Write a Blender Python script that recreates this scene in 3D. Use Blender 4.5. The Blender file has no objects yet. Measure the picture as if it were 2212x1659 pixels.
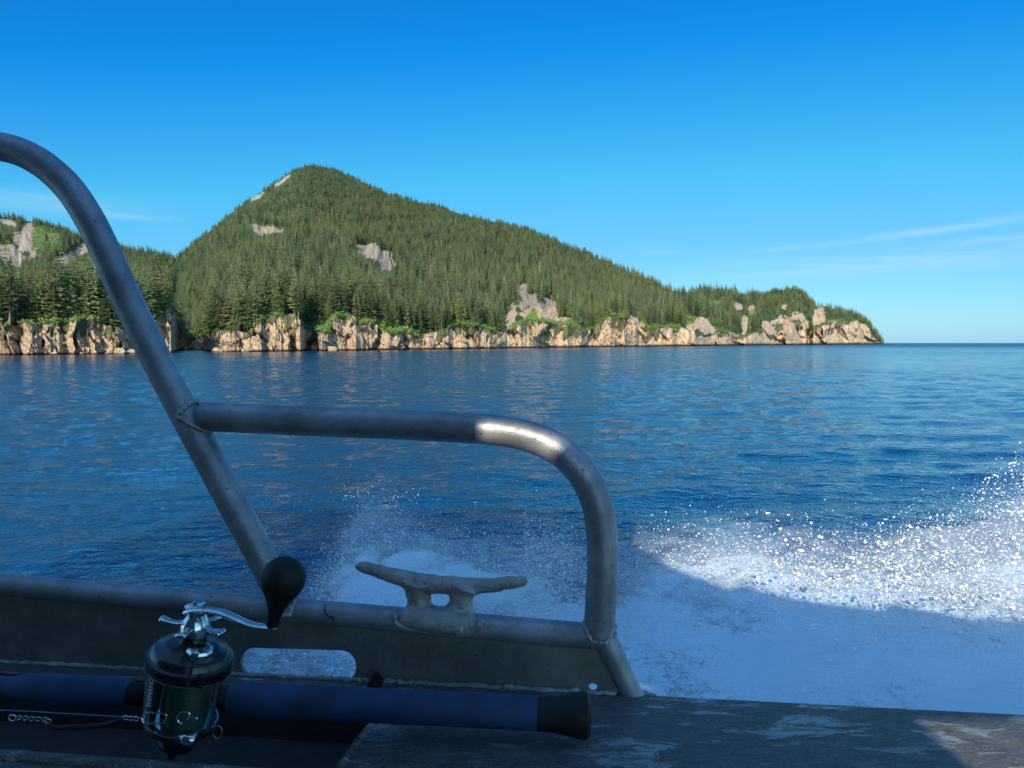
import bpy, bmesh, math, random
import numpy as np
from mathutils import Vector, Matrix
from mathutils.geometry import tessellate_polygon
random.seed(7); rng = np.random.default_rng(11)
R = math.radians
# ------------------------------------------------------------------ camera, world, sun, exposure
H = 2.4                      # eye height above the water
FX, CX, CY, HOR = 1580.0, 1106.0, 829.5, 741.0      # measured on a 2212 x 1659 view of the photograph
PITCH = math.atan((CY - HOR) / FX)
sc = bpy.context.scene
cd = bpy.data.cameras.new("camera"); cam = bpy.data.objects.new("camera", cd)
sc.collection.objects.link(cam); sc.camera = cam
cam.location = (0, 0, H); cam.rotation_euler = (R(90) - PITCH, 0, 0)
cd.sensor_width = 36; cd.lens = 36 * FX / 2212; cd.clip_start = 0.05; cd.clip_end = 200000
SUN = Vector((-0.20, -0.86, 0.485)).normalized()      # towards the sun
w = bpy.data.worlds.new("World"); sc.world = w; w.use_nodes = True
nt = w.node_tree; nt.nodes.clear()
def N(nt, t, **k):
    n = nt.nodes.new(t)
    for a, v in k.items():
        if a in n.inputs: n.inputs[a].default_value = v
        else: setattr(n, a, v)
    return n
sky = N(nt, 'ShaderNodeTexSky'); sky.sky_type = 'NISHITA'; sky.sun_disc = False
sky.sun_elevation = math.asin(SUN.z); sky.sun_rotation = math.atan2(SUN.x, SUN.y)
sky.air_density = 1.0; sky.dust_density = 0.3; sky.ozone_density = 2.5
bg = N(nt, 'ShaderNodeBackground'); bg.inputs['Strength'].default_value = 0.15
out = N(nt, 'ShaderNodeOutputWorld')
# thin cirrus streaks, laid out by compass direction and elevation
tc = N(nt, 'ShaderNodeTexCoord'); sx = N(nt, 'ShaderNodeSeparateXYZ'); L = nt.links.new
L(tc.outputs['Generated'], sx.inputs[0])
def M(nt, op, a, b=None, c=None, clamp=False):
    n = nt.nodes.new('ShaderNodeMath'); n.operation = op; n.use_clamp = clamp
    for i, v in enumerate((a, b, c)):
        if v is None: continue
        if isinstance(v, (int, float)): n.inputs[i].default_value = v
        else: nt.links.new(v, n.inputs[i])
    return n.outputs[0]
az = M(nt, 'ARCTAN2', sx.outputs[0], sx.outputs[1]); el = M(nt, 'ARCSINE', sx.outputs[2])
# the deep saturated blue of the clear evening sky: one tone curve per channel on the sky's own colour
sp = N(nt, 'ShaderNodeSeparateColor'); L(sky.outputs[0], sp.inputs[0]); grd = N(nt, 'ShaderNodeCombineColor')
r_, g_, b_ = (M(nt, 'MULTIPLY', sp.outputs[i], .15) for i in range(3))
r_ = M(nt, 'MAXIMUM', M(nt, 'MULTIPLY', r_, .03), M(nt, 'MULTIPLY', M(nt, 'SUBTRACT', r_, .225), .39))
g_ = M(nt, 'MAXIMUM', M(nt, 'MULTIPLY', g_, .60), M(nt, 'MINIMUM', M(nt, 'SUBTRACT', M(nt, 'MULTIPLY', g_, .917), .102), M(nt, 'ADD', M(nt, 'MULTIPLY', g_, .27), .35)))
b_ = M(nt, 'MINIMUM', M(nt, 'MULTIPLY', b_, 1.15), M(nt, 'ADD', M(nt, 'MULTIPLY', b_, .33), .60))
sdot = nt.nodes.new('ShaderNodeVectorMath'); sdot.operation = 'DOT_PRODUCT'; L(tc.outputs['Generated'], sdot.inputs[0]); sdot.inputs[1].default_value = tuple(SUN)
near = N(nt, 'ShaderNodeMapRange'); near.interpolation_type = 'SMOOTHSTEP'; near.inputs['From Min'].default_value = -.38; near.inputs['From Max'].default_value = .30
L(sdot.outputs['Value'], near.inputs['Value']); nf = near.outputs[0]                 # paler and brighter towards the sun
for i, (v, k) in enumerate(zip((r_, g_, b_), (.66, .95, 1.05))):
    a_ = M(nt, 'MULTIPLY', M(nt, 'DIVIDE', v, .15), .412); c0_ = M(nt, 'MULTIPLY', sp.outputs[i], k)
    L(M(nt, 'ADD', M(nt, 'MULTIPLY', a_, M(nt, 'SUBTRACT', 1.0, nf)), M(nt, 'MULTIPLY', c0_, nf)), grd.inputs[i])
def streak(az0, el0, slope, thick, azw, amt, ns):
    line = M(nt, 'ADD', M(nt, 'MULTIPLY', M(nt, 'SUBTRACT', az, az0), slope), el0)
    cb = N(nt, 'ShaderNodeCombineXYZ'); L(M(nt, 'MULTIPLY', az, 9.0), cb.inputs[0]); L(M(nt, 'MULTIPLY', el, 90.0), cb.inputs[1]); cb.inputs[2].default_value = ns
    nz = N(nt, 'ShaderNodeTexNoise', Scale=1.0, Detail=6.0, Roughness=0.6); L(cb.outputs[0], nz.inputs['Vector'])
    d = M(nt, 'DIVIDE', M(nt, 'SUBTRACT', el, M(nt, 'ADD', line, M(nt, 'MULTIPLY', M(nt, 'SUBTRACT', nz.outputs[0], 0.5), thick * 1.6))), thick)
    g = M(nt, 'POWER', 2.718, M(nt, 'MULTIPLY', M(nt, 'MULTIPLY', d, d), -1.0))
    e = M(nt, 'DIVIDE', M(nt, 'SUBTRACT', az, az0), azw)
    h = M(nt, 'POWER', 2.718, M(nt, 'MULTIPLY', M(nt, 'MULTIPLY', e, e), -1.0))
    nn = M(nt, 'MULTIPLY', M(nt, 'SUBTRACT', nz.outputs[0], 0.25), 1.9, None, True)
    return M(nt, 'MULTIPLY', M(nt, 'MULTIPLY', M(nt, 'MULTIPLY', g, h), nn), amt)
def azel(px, py):
    return math.atan((px - CX) / FX), math.atan((HOR - py) / FX * math.cos(math.atan((px - CX) / FX)))
c_ = None
for (px, py, sl, th, aw, am, ns) in ((2080, 490, .085, .0045, .16, .5, 1), (2010, 566, .03, .012, .24, .38, 4), (2212, 512, .04, .004, .1, .35, 7),
                                   (100, 440, .03, .012, .09, .35, 9), (270, 470, 0, .004, .05, .28, 12), (1700, 538, .05, .003, .05, .3, 15), (1420, 547, .0, .003, .03, .25, 19)):
    a0, e0 = azel(px, py); s_ = streak(a0, e0, sl, th, aw, am, ns)
    c_ = s_ if c_ is None else M(nt, 'ADD', c_, s_, None, True)
mx = N(nt, 'ShaderNodeMix'); mx.data_type = 'RGBA'
L(c_, mx.inputs['Factor']); L(grd.outputs[0], mx.inputs['A'])
mx.inputs['B'].default_value = (2.1, 2.4, 2.75, 1)
L(mx.outputs['Result'], bg.inputs['Color']); L(bg.outputs[0], out.inputs[0])
sd = bpy.data.lights.new("sun", 'SUN'); sd.energy = 3.3; sd.angle = R(0.53); sd.color = (1.0, 0.86, 0.66)
sun = bpy.data.objects.new("sun", sd); sc.collection.objects.link(sun)
sun.rotation_euler = (-SUN).to_track_quat('-Z', 'Y').to_euler(); sun.location = (-20, -25, 30)
sc.view_settings.view_transform = 'Standard'; sc.view_settings.look = 'None'
sc.view_settings.exposure = 1.28; sc.view_settings.gamma = 1.0
sc.cycles.max_bounces = 7; sc.cycles.volume_bounces = 3; sc.cycles.diffuse_bounces = 3; sc.cycles.glossy_bounces = 4

# ------------------------------------------------------------------ helpers
def link(o, parent=None):
    sc.collection.objects.link(o)
    if parent: o.parent = parent
    return o
def tag(o, label=None, cat=None, group=None, kind=None):
    for k, v in (('label', label), ('category', cat), ('group', group), ('kind', kind)):
        if v: o[k] = v
    return o
def empty(name, loc=(0, 0, 0)):
    o = bpy.data.objects.new(name, None); o.location = loc; o.empty_display_size = .1
    return link(o)
def mesh_np(name, verts, faces, mat, parent=None, smooth=True, mats=None, midx=None):
    """verts (n,3) array, faces (m,k) array of one arity"""
    me = bpy.data.meshes.new(name); verts = np.asarray(verts, np.float32); faces = np.asarray(faces, np.int32)
    k = faces.shape[1]
    me.vertices.add(len(verts)); me.vertices.foreach_set('co', verts.ravel())
    me.loops.add(faces.size); me.loops.foreach_set('vertex_index', faces.ravel())
    me.polygons.add(len(faces)); me.polygons.foreach_set('loop_start', np.arange(0, faces.size, k, dtype=np.int32))
    me.polygons.foreach_set('loop_total', np.full(len(faces), k, np.int32))
    if smooth: me.polygons.foreach_set('use_smooth', np.ones(len(faces), bool))
    for m in (mats or [mat]): me.materials.append(m)
    if midx is not None: me.polygons.foreach_set('material_index', np.asarray(midx, np.int32))
    me.update(); me.validate()
    o = bpy.data.objects.new(name, me)
    return link(o, parent)
class MB:
    def __init__(s): s.v = []; s.f = []
    def add(s, vs, fs):
        b = len(s.v); s.v += [tuple(v) for v in vs]; s.f += [tuple(i + b for i in f) for f in fs]; return s
    def build(s, name, mat, parent=None, smooth=True, inv=None, bevel=0):
        me = bpy.data.meshes.new(name)
        vs = s.v if parent is None else [tuple(Vector(v) - parent_world(parent)) for v in s.v]
        me.from_pydata(vs, [], s.f); me.materials.append(mat)
        bm = bmesh.new(); bm.from_mesh(me); bmesh.ops.recalc_face_normals(bm, faces=bm.faces); bm.to_mesh(me); bm.free()
        if smooth:
            me.polygons.foreach_set('use_smooth', [True] * len(me.polygons))
            try: me.set_sharp_from_angle(angle=R(38))
            except Exception: pass
        o = link(bpy.data.objects.new(name, me), parent)
        if bevel:
            b = o.modifiers.new('bevel', 'BEVEL'); b.width = bevel; b.segments = 3; b.limit_method = 'ANGLE'; b.angle_limit = R(40)
        return o
def parent_world(p):
    v = Vector((0, 0, 0))
    while p: v += p.location; p = p.parent
    return v
def ray(px, py):
    u, v = px - CX, CY - py
    c, s = math.cos(PITCH), math.sin(PITCH)
    return Vector((u, FX * c + v * s, v * c - FX * s))
def P(px, py, Y):                       # point at world depth Y seen at that spot of the photograph
    r = ray(px, py); r *= Y / r.y
    return Vector((r.x, r.y, r.z + H))
def catmull(pts, n=10):
    pts = [Vector(p) for p in pts]; q = [2 * pts[0] - pts[1]] + pts + [2 * pts[-1] - pts[-2]]; o = []
    for i in range(1, len(q) - 2):
        a, b, c, d = q[i - 1:i + 3]
        for k in range(n):
            t = k / n
            o.append(.5 * ((2 * b) + (c - a) * t + (2 * a - 5 * b + 4 * c - d) * t * t + (3 * b - a - 3 * c + d) * t ** 3))
    return o + [pts[-1]]
def tube(mb, pts, rad, seg=20, cap=True, flat=None, jit=0, seed=0):
    rr = random.Random(seed); pts = [Vector(p) for p in pts]; n = len(pts)
    rads = rad if isinstance(rad, (list, tuple)) else [rad] * n
    T = [(pts[min(i + 1, n - 1)] - pts[max(i - 1, 0)]).normalized() for i in range(n)]
    up = Vector((0, 0, 1)) if abs(T[0].z) < .9 else Vector((0, 1, 0))
    X = T[0].cross(up).normalized(); vs = []; fs = []
    for i in range(n):
        X = (X - T[i] * X.dot(T[i])).normalized(); Yv = T[i].cross(X)
        for k in range(seg):
            a = 2 * math.pi * k / seg; r_ = rads[i] * (1 + jit * (rr.random() - .5))
            f = flat or (1, 1)
            vs.append(pts[i] + X * math.cos(a) * r_ * f[0] + Yv * math.sin(a) * r_ * f[1])
    for i in range(n - 1):
        for k in range(seg):
            a = i * seg + k; b = i * seg + (k + 1) % seg
            fs.append((a, b, b + seg, a + seg))
    if cap: fs.append(tuple(range(seg))[::-1]); fs.append(tuple(range((n - 1) * seg, n * seg)))
    return mb.add(vs, fs)
def lathe(mb, O, ax, prof, seg=32, sc_=(1, 1), capped=True):
    ax = Vector(ax).normalized(); up = Vector((0, 1, 0)) if abs(ax.y) < .9 else Vector((1, 0, 0))
    X = up.cross(ax).normalized(); Yv = ax.cross(X); vs = []; fs = []
    for (h, r) in prof:
        for k in range(seg):
            a = 2 * math.pi * k / seg
            vs.append(Vector(O) + ax * h + (X * math.cos(a) * sc_[0] + Yv * math.sin(a) * sc_[1]) * max(r, 1e-5))
    for i in range(len(prof) - 1):
        for k in range(seg):
            a = i * seg + k; b = i * seg + (k + 1) % seg
            fs.append((a, b, b + seg, a + seg))
    if capped: fs.append(tuple(range(seg))[::-1]); fs.append(tuple(range((len(prof) - 1) * seg, len(prof) * seg)))
    return mb.add(vs, fs)
def plate(mb, loops, fn, th):
    """loops: first outer, rest holes (2-D); fn(u, v, w) -> 3-D; w from 0 to th"""
    tri = tessellate_polygon([[Vector((u, v, 0)) for u, v in lp] for lp in loops])
    flat = [p for lp in loops for p in lp]; n = len(flat)
    vs = [fn(u, v, 0) for u, v in flat] + [fn(u, v, th) for u, v in flat]
    fs = [tuple(t) for t in tri] + [tuple(i + n for i in t)[::-1] for t in tri]
    b = 0
    for lp in loops:
        m = len(lp)
        for i in range(m): a, c = b + i, b + (i + 1) % m; fs.append((a, c, c + n, a + n))
        b += m
    return mb.add(vs, fs)
def slot(u0, u1, v0, v1, n=10, rr=None):
    r = rr or (v1 - v0) / 2; o = []
    for cx_, cy_, a0 in ((u1 - r, v1 - r, 0), (u0 + r, v1 - r, 90), (u0 + r, v0 + r, 180), (u1 - r, v0 + r, 270)):
        for k in range(n + 1): a = R(a0 + 90 * k / n); o.append((cx_ + r * math.cos(a), cy_ + r * math.sin(a)))
    return o
# --- numpy noise
def _h(ix, iy, iz, s=0):
    n = (ix.astype(np.int64) * 374761393 + iy.astype(np.int64) * 668265263 + iz.astype(np.int64) * 2147483647 + s * 1274126177) & 0xffffffff
    n = ((n ^ (n >> 13)) * 1274126177) & 0xffffffff
    n = ((n ^ (n >> 16)) * 2246822519) & 0xffffffff
    return ((n ^ (n >> 15)) & 0xffffff) / float(0xffffff)
def vnoise(x, y, z=None, s=0):
    x = np.asarray(x, float); y = np.asarray(y, float); z = np.zeros_like(x) if z is None else np.asarray(z, float)
    fx, fy, fz = np.floor(x), np.floor(y), np.floor(z); a, b, c = x - fx, y - fy, z - fz
    a, b, c = a * a * (3 - 2 * a), b * b * (3 - 2 * b), c * c * (3 - 2 * c); r = 0
    for i in (0, 1):
        for j in (0, 1):
            for k in (0, 1):
                r = r + _h(fx + i, fy + j, fz + k, s) * (a if i else 1 - a) * (b if j else 1 - b) * (c if k else 1 - c)
    return r * 2 - 1
def fbm(x, y, z=None, o=4, s=0, g=.5):
    r = 0; a = 1; t = 0
    for i in range(o):
        f = 2.03 ** i; r = r + a * vnoise(x * f + i * 17.3, y * f - i * 9.1, None if z is None else z * f, s + i); t += a; a *= g
    return r / t
def voro(x, y, s=0):
    fx, fy = np.floor(x), np.floor(y); f1 = np.full(x.shape, 9.); f2 = f1.copy(); cell = np.zeros(x.shape)
    z = np.zeros_like(fx)
    for i in (-1, 0, 1):
        for j in (-1, 0, 1):
            gx, gy = fx + i, fy + j
            d = np.hypot(gx + _h(gx, gy, z, s) - x, gy + _h(gx, gy, z, s + 5) - y); c = _h(gx, gy, z, s + 9)
            m = d < f1; f2 = np.where(m, f1, np.minimum(f2, d)); cell = np.where(m, c, cell); f1 = np.where(m, d, f1)
    return f1, f2, cell
def facet(x, y, s=0, tilt=1.0):
    fx, fy = np.floor(x), np.floor(y); f1 = np.full(x.shape, 9.); f2 = f1.copy(); val = np.zeros(x.shape); z = np.zeros_like(fx)
    for i in (-1, 0, 1):
        for j in (-1, 0, 1):
            gx, gy = fx + i, fy + j
            dx = x - gx - _h(gx, gy, z, s); dy = y - gy - _h(gx, gy, z, s + 5); d = np.hypot(dx, dy)
            c = (_h(gx, gy, z, s + 9) - .5) + tilt * (dx * (_h(gx, gy, z, s + 11) - .5) * 1.6 + dy * (_h(gx, gy, z, s + 13) - .35) * 1.3)
            m = d < f1; f2 = np.where(m, f1, np.minimum(f2, d)); val = np.where(m, c, val); f1 = np.where(m, d, f1)
    return val, f2 - f1
def sstep(a, b, x): t = np.clip((x - a) / (b - a), 0, 1); return t * t * (3 - 2 * t)

# ------------------------------------------------------------------ materials
def newmat(name):
    m = bpy.data.materials.new(name); m.use_nodes = True; n = m.node_tree
    return m, n, n.nodes['Principled BSDF']
def ramp(nt, fac, stops, interp='LINEAR'):
    r = nt.nodes.new('ShaderNodeValToRGB'); r.color_ramp.interpolation = interp
    e = r.color_ramp.elements
    while len(e) < len(stops): e.new(.5)
    for i, (p, c) in enumerate(stops):
        e[i].position = p; e[i].color = (*c, 1) if not isinstance(c, float) else (c, c, c, 1)
    nt.links.new(fac, r.inputs[0]); return r.outputs[0]
def mixc(nt, f, a, b, mode='MIX'):
    m = nt.nodes.new('ShaderNodeMix'); m.data_type = 'RGBA'; m.blend_type = mode
    for s_, v in (('Factor', f), ('A', a), ('B', b)):
        if isinstance(v, (int, float)): m.inputs[s_].default_value = v
        elif isinstance(v, tuple): m.inputs[s_].default_value = (*v, 1)
        else: nt.links.new(v, m.inputs[s_])
    return m.outputs['Result']
def noise(nt, vec, scale, detail=5, rough=.55, dist=0):
    n = N(nt, 'ShaderNodeTexNoise', Scale=scale, Detail=detail, Roughness=rough, Distortion=dist)
    if vec is not None: nt.links.new(vec, n.inputs['Vector'])
    return n.outputs[0]
def mapping(nt, vec, scale=(1, 1, 1), rot=(0, 0, 0)):
    m = nt.nodes.new('ShaderNodeMapping'); m.inputs['Scale'].default_value = scale; m.inputs['Rotation'].default_value = rot
    nt.links.new(vec, m.inputs[0]); return m.outputs[0]
def bump(nt, h, dist, strength=1, nrm=None):
    b = N(nt, 'ShaderNodeBump'); b.inputs['Distance'].default_value = dist; b.inputs['Strength'].default_value = strength
    nt.links.new(h, b.inputs['Height'])
    if nrm is not None: nt.links.new(nrm, b.inputs['Normal'])
    return b.outputs[0]
def pos(nt): return nt.nodes.new('ShaderNodeNewGeometry').outputs['Position']
def plain(name, col, rough=.5, metal=0, var=.25, sc_=60, bmp=0.0003, spec=.5):
    m, n, p = newmat(name); g = pos(n); nz = noise(n, g, sc_)
    n.links.new(mixc(n, ramp(n, nz, ((.3, 0.), (.75, 1.))), tuple(c * (1 - var) for c in col), tuple(min(1, c * (1 + var)) for c in col)), p.inputs['Base Color'])
    p.inputs['Roughness'].default_value = rough; p.inputs['Metallic'].default_value = metal
    p.inputs['Specular IOR Level'].default_value = spec
    if bmp: n.links.new(bump(n, nz, bmp), p.inputs['Normal'])
    return m
def alu(name, col, r0, r1, bmp=.0004, dark=.35, scr=1.0, metal=.38):
    """weathered bare aluminium: oxide blotches, pits and grime"""
    m, n, p = newmat(name); g = pos(n)
    big = noise(n, g, 14, 6, .65); mid = noise(n, g, 70, 5, .6); fine = noise(n, g, 420, 3, .6)
    c = mixc(n, ramp(n, big, ((.36, 0.), (.66, 1.))), tuple(x * (1 - dark) for x in col), col)
    c = mixc(n, ramp(n, mid, ((.52, 0.), (.72, .45))), c, tuple(x * .6 for x in col))
    sp = ramp(n, noise(n, g, 190, 2, .5), ((.66, 0.), (.72, 1.)))
    c = mixc(n, M(n, 'MULTIPLY', sp, .7 * scr), c, (.05, .045, .04))
    n.links.new(c, p.inputs['Base Color']); p.inputs['Metallic'].default_value = metal
    rg = n.nodes.new('ShaderNodeMapRange'); rg.inputs['To Min'].default_value = r0; rg.inputs['To Max'].default_value = r1
    n.links.new(mid, rg.inputs['Value']); n.links.new(rg.outputs[0], p.inputs['Roughness'])
    h = M(n, 'ADD', M(n, 'MULTIPLY', fine, .35), M(n, 'SUBTRACT', mid, M(n, 'MULTIPLY', sp, .5)))
    n.links.new(bump(n, h, bmp), p.inputs['Normal'])
    return m
m_pipe = alu('weathered_aluminium_tube', (.31, .33, .37), .40, .56, .0007, .48, metal=.5)
m_cast = alu('cast_aluminium', (.36, .345, .34), .45, .7, .0022, .5)
m_plate = alu('dull_aluminium_plate', (.20, .195, .185), .55, .8, .0006, .4)
m_weld = alu('weld_bead', (.33, .33, .33), .35, .55, .0014, .4)
m_chrome = plain('chrome', (.55, .56, .58), .20, 1, .3, 160, .0001)
m_blackplastic = plain('black_gloss_plastic', (.008, .008, .010), .27, 0, .3, 80, .0002)
m_rubber = plain('black_rubber', (.010, .010, .011), .6, 0, .3, 120, .0003, .25)
m_foamblue = plain('blue_foam_grip', (.005, .027, .085), .75, 0, .6, 26, .0004)
m_line = plain('green_line', (.004, .026, .013), .5, 0, .5, 300, .0004)
m_tray = plain('dark_tray_liner', (.018, .018, .02), .7, 0, .5, 40, .001)
m_cabin = plain('cabin_shade_panel', (.10, .10, .11), .6, 0, .2, 4, 0)  # for the unseen wall and roof that shade the boat
m_white = plain('printed_letters', (.6, .62, .65), .5, 0, .05, 30, 0)
m_steel = plain('steel_wire', (.62, .6, .56), .25, 1, .2, 300, 0)
m_brass = plain('dull_brass', (.35, .26, .16), .4, 1, .2, 300, 0)

# non-skid deck paint with bare worn patches
m_deck, n, p = newmat('worn_deck_paint'); g = pos(n)
gr = noise(n, g, 170, 5, .75); gr2 = noise(n, g, 900, 2, .6); st = mapping(n, g, (1, 2.4, 1), (0, 0, R(14)))
pt = noise(n, st, 9.5, 5, .62, .6)
edge = ramp(n, pt, ((.565, 0.), (.575, 1.)))
rim = ramp(n, pt, ((.55, 0.), (.566, 1.), (.580, 0.)))
vcol = mixc(n, ramp(n, noise(n, st, 34, 6, .75), ((.32, 0.), (.68, 1.))), (.036, .041, .050), (.125, .132, .146))
rdg = ramp(n, noise(n, mapping(n, g, (1, 3.2, 1), (0, 0, R(22))), 16, 5, .7, 1.2), ((.47, 0.), (.50, 1.), (.53, 0.)))
vcol = mixc(n, M(n, 'MULTIPLY', rdg, .35), vcol, (.34, .345, .35))
c = mixc(n, edge, vcol, (.18, .19, .21)); c = mixc(n, M(n, 'MULTIPLY', rim, .6), c, (.42, .42, .41))
grain = ramp(n, noise(n, mapping(n, g, (1, 1.6, 1), (0, 0, R(14))), 230, 4, .8), ((.40, .62), (.60, 1.3)))
c = mixc(n, M(n, 'SUBTRACT', 1.0, M(n, 'MULTIPLY', edge, .7)), c, mixc(n, 1.0, c, grain, 'MULTIPLY'))
spk = ramp(n, noise(n, g, 60, 3, .7), ((.66, 0.), (.74, 1.))); c = mixc(n, M(n, 'MULTIPLY', spk, .4), c, (.03, .03, .03))
n.links.new(c, p.inputs['Base Color']); p.inputs['Metallic'].default_value = .0
n.links.new(ramp(n, edge, ((0, .52), (1, .36))), p.inputs['Roughness'])
hgt = M(n, 'ADD', M(n, 'MULTIPLY', M(n, 'MULTIPLY', M(n, 'ADD', gr, M(n, 'MULTIPLY', gr2, .5)), M(n, 'SUBTRACT', 1.0, edge)), 1.0), M(n, 'ADD', M(n, 'MULTIPLY', edge, -.6), M(n, 'ADD', M(n, 'MULTIPLY', rim, .8), M(n, 'MULTIPLY', rdg, .9))))
n.links.new(bump(n, hgt, .0042, 1), p.inputs['Normal'])

# rock and ground of the coast: vertex attribute 'rock' tells bare rock from growth
m_land, n, p = newmat('coast_rock_and_moss'); g = pos(n)
at = n.nodes.new('ShaderNodeAttribute'); at.attribute_name = 'rock'
at2 = n.nodes.new('ShaderNodeAttribute'); at2.attribute_name = 'wash'      # height above the tide line, scaled
uvp = n.nodes.new('ShaderNodeAttribute'); uvp.attribute_name = 'face_pos'   # rock strata coordinates
n1 = noise(n, uvp.outputs['Vector'], 2.2, 8, .65, .6); n2 = noise(n, mapping(n, uvp.outputs['Vector'], (3.2, 1.0, 1)), 3.5, 6, .7)
rock = mixc(n, ramp(n, n1, ((.32, 0.), (.66, 1.))), (.44, .335, .225), (.34, .265, .20))
rock = mixc(n, ramp(n, n2, ((.46, 0.), (.66, .8))), rock, (.52, .33, .155))
rock = mixc(n, ramp(n, noise(n, uvp.outputs['Vector'], 9, 5, .7), ((.52, 0.), (.75, .6))), rock, (.22, .175, .145))
crk = N(n, 'ShaderNodeTexVoronoi', feature='DISTANCE_TO_EDGE', Scale=2.6)
wv = mapping(n, uvp.outputs['Vector'], (1.0, .75, 1), (0, 0, R(-24)))
wd = mixc(n, .12, wv, N(n, 'ShaderNodeTexNoise', Scale=2.0, Detail=4).outputs['Color'])
n.links.new(wd, crk.inputs['Vector'])
crm = ramp(n, crk.outputs['Distance'], ((0.0, 0.), (.05, 1.)))
rock = mixc(n, M(n, 'MULTIPLY', M(n, 'SUBTRACT', 1.0, crm), .5), rock, (.12, .09, .075))
lich = ramp(n, noise(n, uvp.outputs['Vector'], 1.3, 6, .7), ((.60, 0.), (.68, 1.)))
rock = mixc(n, M(n, 'MULTIPLY', lich, M(n, 'MULTIPLY', ramp(n, at2.outputs['Fac'], ((.25, 0.), (.6, 1.))), .7)), rock, (.13, .17, .04))
band = ramp(n, M(n, 'ADD', at2.outputs['Fac'], M(n, 'MULTIPLY', M(n, 'SUBTRACT', n1, .5), .05)), ((.0, (.035, .03, .022)), (.022, (.04, .033, .024)), (.032, (.30, .22, .10)), (.07, (1., 1., 1.))))
rock = mixc(n, 1.0, rock, band, 'MULTIPLY')
gm = mixc(n, ramp(n, noise(n, g, .12, 6, .65), ((.35, 0.), (.65, 1.))), (.026, .044, .017), (.052, .086, .026))
rock = mixc(n, ramp(n, at2.outputs['Fac'], ((.90, 0.), (1., .75))), rock, mixc(n, n1, (.13, .12, .10), (.27, .245, .21)))
c = mixc(n, at.outputs['Fac'], gm, rock); n.links.new(c, p.inputs['Base Color']); p.inputs['Roughness'].default_value = .9
p.inputs['Specular IOR Level'].default_value = .2
bh = M(n, 'ADD', M(n, 'MULTIPLY', crm, .5), M(n, 'MULTIPLY', noise(n, uvp.outputs['Vector'], 6, 8, .75), 1.2))
n.links.new(bump(n, bh, .8, .75), p.inputs['Normal'])

def leafmat(name, cols, transl=.0):
    m, n, p = newmat(name); oi = n.nodes.new('ShaderNodeObjectInfo'); g = pos(n)
    r = ramp(n, oi.outputs['Random'], tuple((i / (len(cols)), c) for i, c in enumerate(cols)), 'CONSTANT')
    pn = ramp(n, noise(n, g, .012, 3, .5), ((.4, 0.), (.62, 1.)))
    c = mixc(n, M(n, 'MULTIPLY', pn, .45), r, (.17, .20, .06))
    c = mixc(n, M(n, 'MULTIPLY', ramp(n, noise(n, g, .9, 2, .5), ((.35, 0.), (.7, 1.))), .4), c, (.055, .095, .04))
    rv = M(n, 'FRACT', M(n, 'MULTIPLY', oi.outputs['Random'], 37.3)); c = mixc(n, 1.0, c, ramp(n, rv, ((0, (.42, .46, .54)), (.5, (.95, .98, 1.0)), (1, (1.45, 1.38, 1.3)))), 'MULTIPLY')
    n.links.new(c, p.inputs['Base Color']); p.inputs['Roughness'].default_value = .75; p.inputs['Specular IOR Level'].default_value = .25
    if transl:
        tr = n.nodes.new('ShaderNodeBsdfTranslucent'); n.links.new(c, tr.inputs[0]); mxs = n.nodes.new('ShaderNodeMixShader')
        mxs.inputs[0].default_value = transl; n.links.new(p.outputs[0], mxs.inputs[1]); n.links.new(tr.outputs[0], mxs.inputs[2])
        n.links.new(mxs.outputs[0], n.nodes['Material Output'].inputs[0])
    return m
m_spruce = leafmat('spruce_needles', ((.088, .136, .060), (.118, .158, .064), (.076, .124, .066), (.142, .152, .074), (.094, .146, .060), (.112, .138, .080)), .15)
m_bark = plain('grey_bark', (.16, .135, .115), .9, 0, .3, 3, 0)
m_dead = plain('bleached_dead_wood', (.42, .40, .37), .9, 0, .2, 3, 0)
m_shrub, n, p = newmat('bright_shrub_leaves'); g = pos(n)
c = mixc(n, ramp(n, noise(n, g, .25, 4, .6), ((.35, 0.), (.65, 1.))), (.045, .105, .020), (.13, .22, .035))
n.links.new(c, p.inputs['Base Color']); p.inputs['Roughness'].default_value = .7

# sea
m_sea, n, p = newmat('sea_water'); g = pos(n)
fo = n.nodes.new('ShaderNodeAttribute'); fo.attribute_name = 'foam'
w1 = noise(n, mapping(n, g, (1, 2.0, 1), (0, 0, R(8))), 1.1, 3, .55, .3); w2 = noise(n, mapping(n, g, (1, 1.7, 1), (0, 0, R(-12))), 4.2, 3, .6, .3); w3 = noise(n, g, 17, 3, .6)
w0 = noise(n, mapping(n, g, (1, 2.6, 1), (0, 0, R(-6))), .22, 3, .5)
hh = M(n, 'ADD', M(n, 'ADD', M(n, 'MULTIPLY', w0, .05), M(n, 'MULTIPLY', w1, .045)), M(n, 'ADD', M(n, 'MULTIPLY', w2, .040), M(n, 'MULTIPLY', w3, .006)))
fn_ = M(n, 'ADD', M(n, 'MULTIPLY', noise(n, g, 7, 6, .8), .5), M(n, 'MULTIPLY', noise(n, g, 44, 4, .8), .5))
fm = ramp(n, M(n, 'ADD', fn_, M(n, 'SUBTRACT', M(n, 'MULTIPLY', fo.outputs['Fac'], 1.0), .5)), ((.44, 0.), (.60, 1.)))
deep = mixc(n, ramp(n, fo.outputs['Fac'], ((.15, 0.), (.8, 1.))), (.001, .027, .074), (.03, .20, .34))
n.links.new(mixc(n, fm, deep, (.62, .82, .96)), p.inputs['Base Color'])
sg = N(n, 'ShaderNodeSeparateXYZ'); n.links.new(g, sg.inputs[0])        # ripples too small to model roughen the far water
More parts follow.
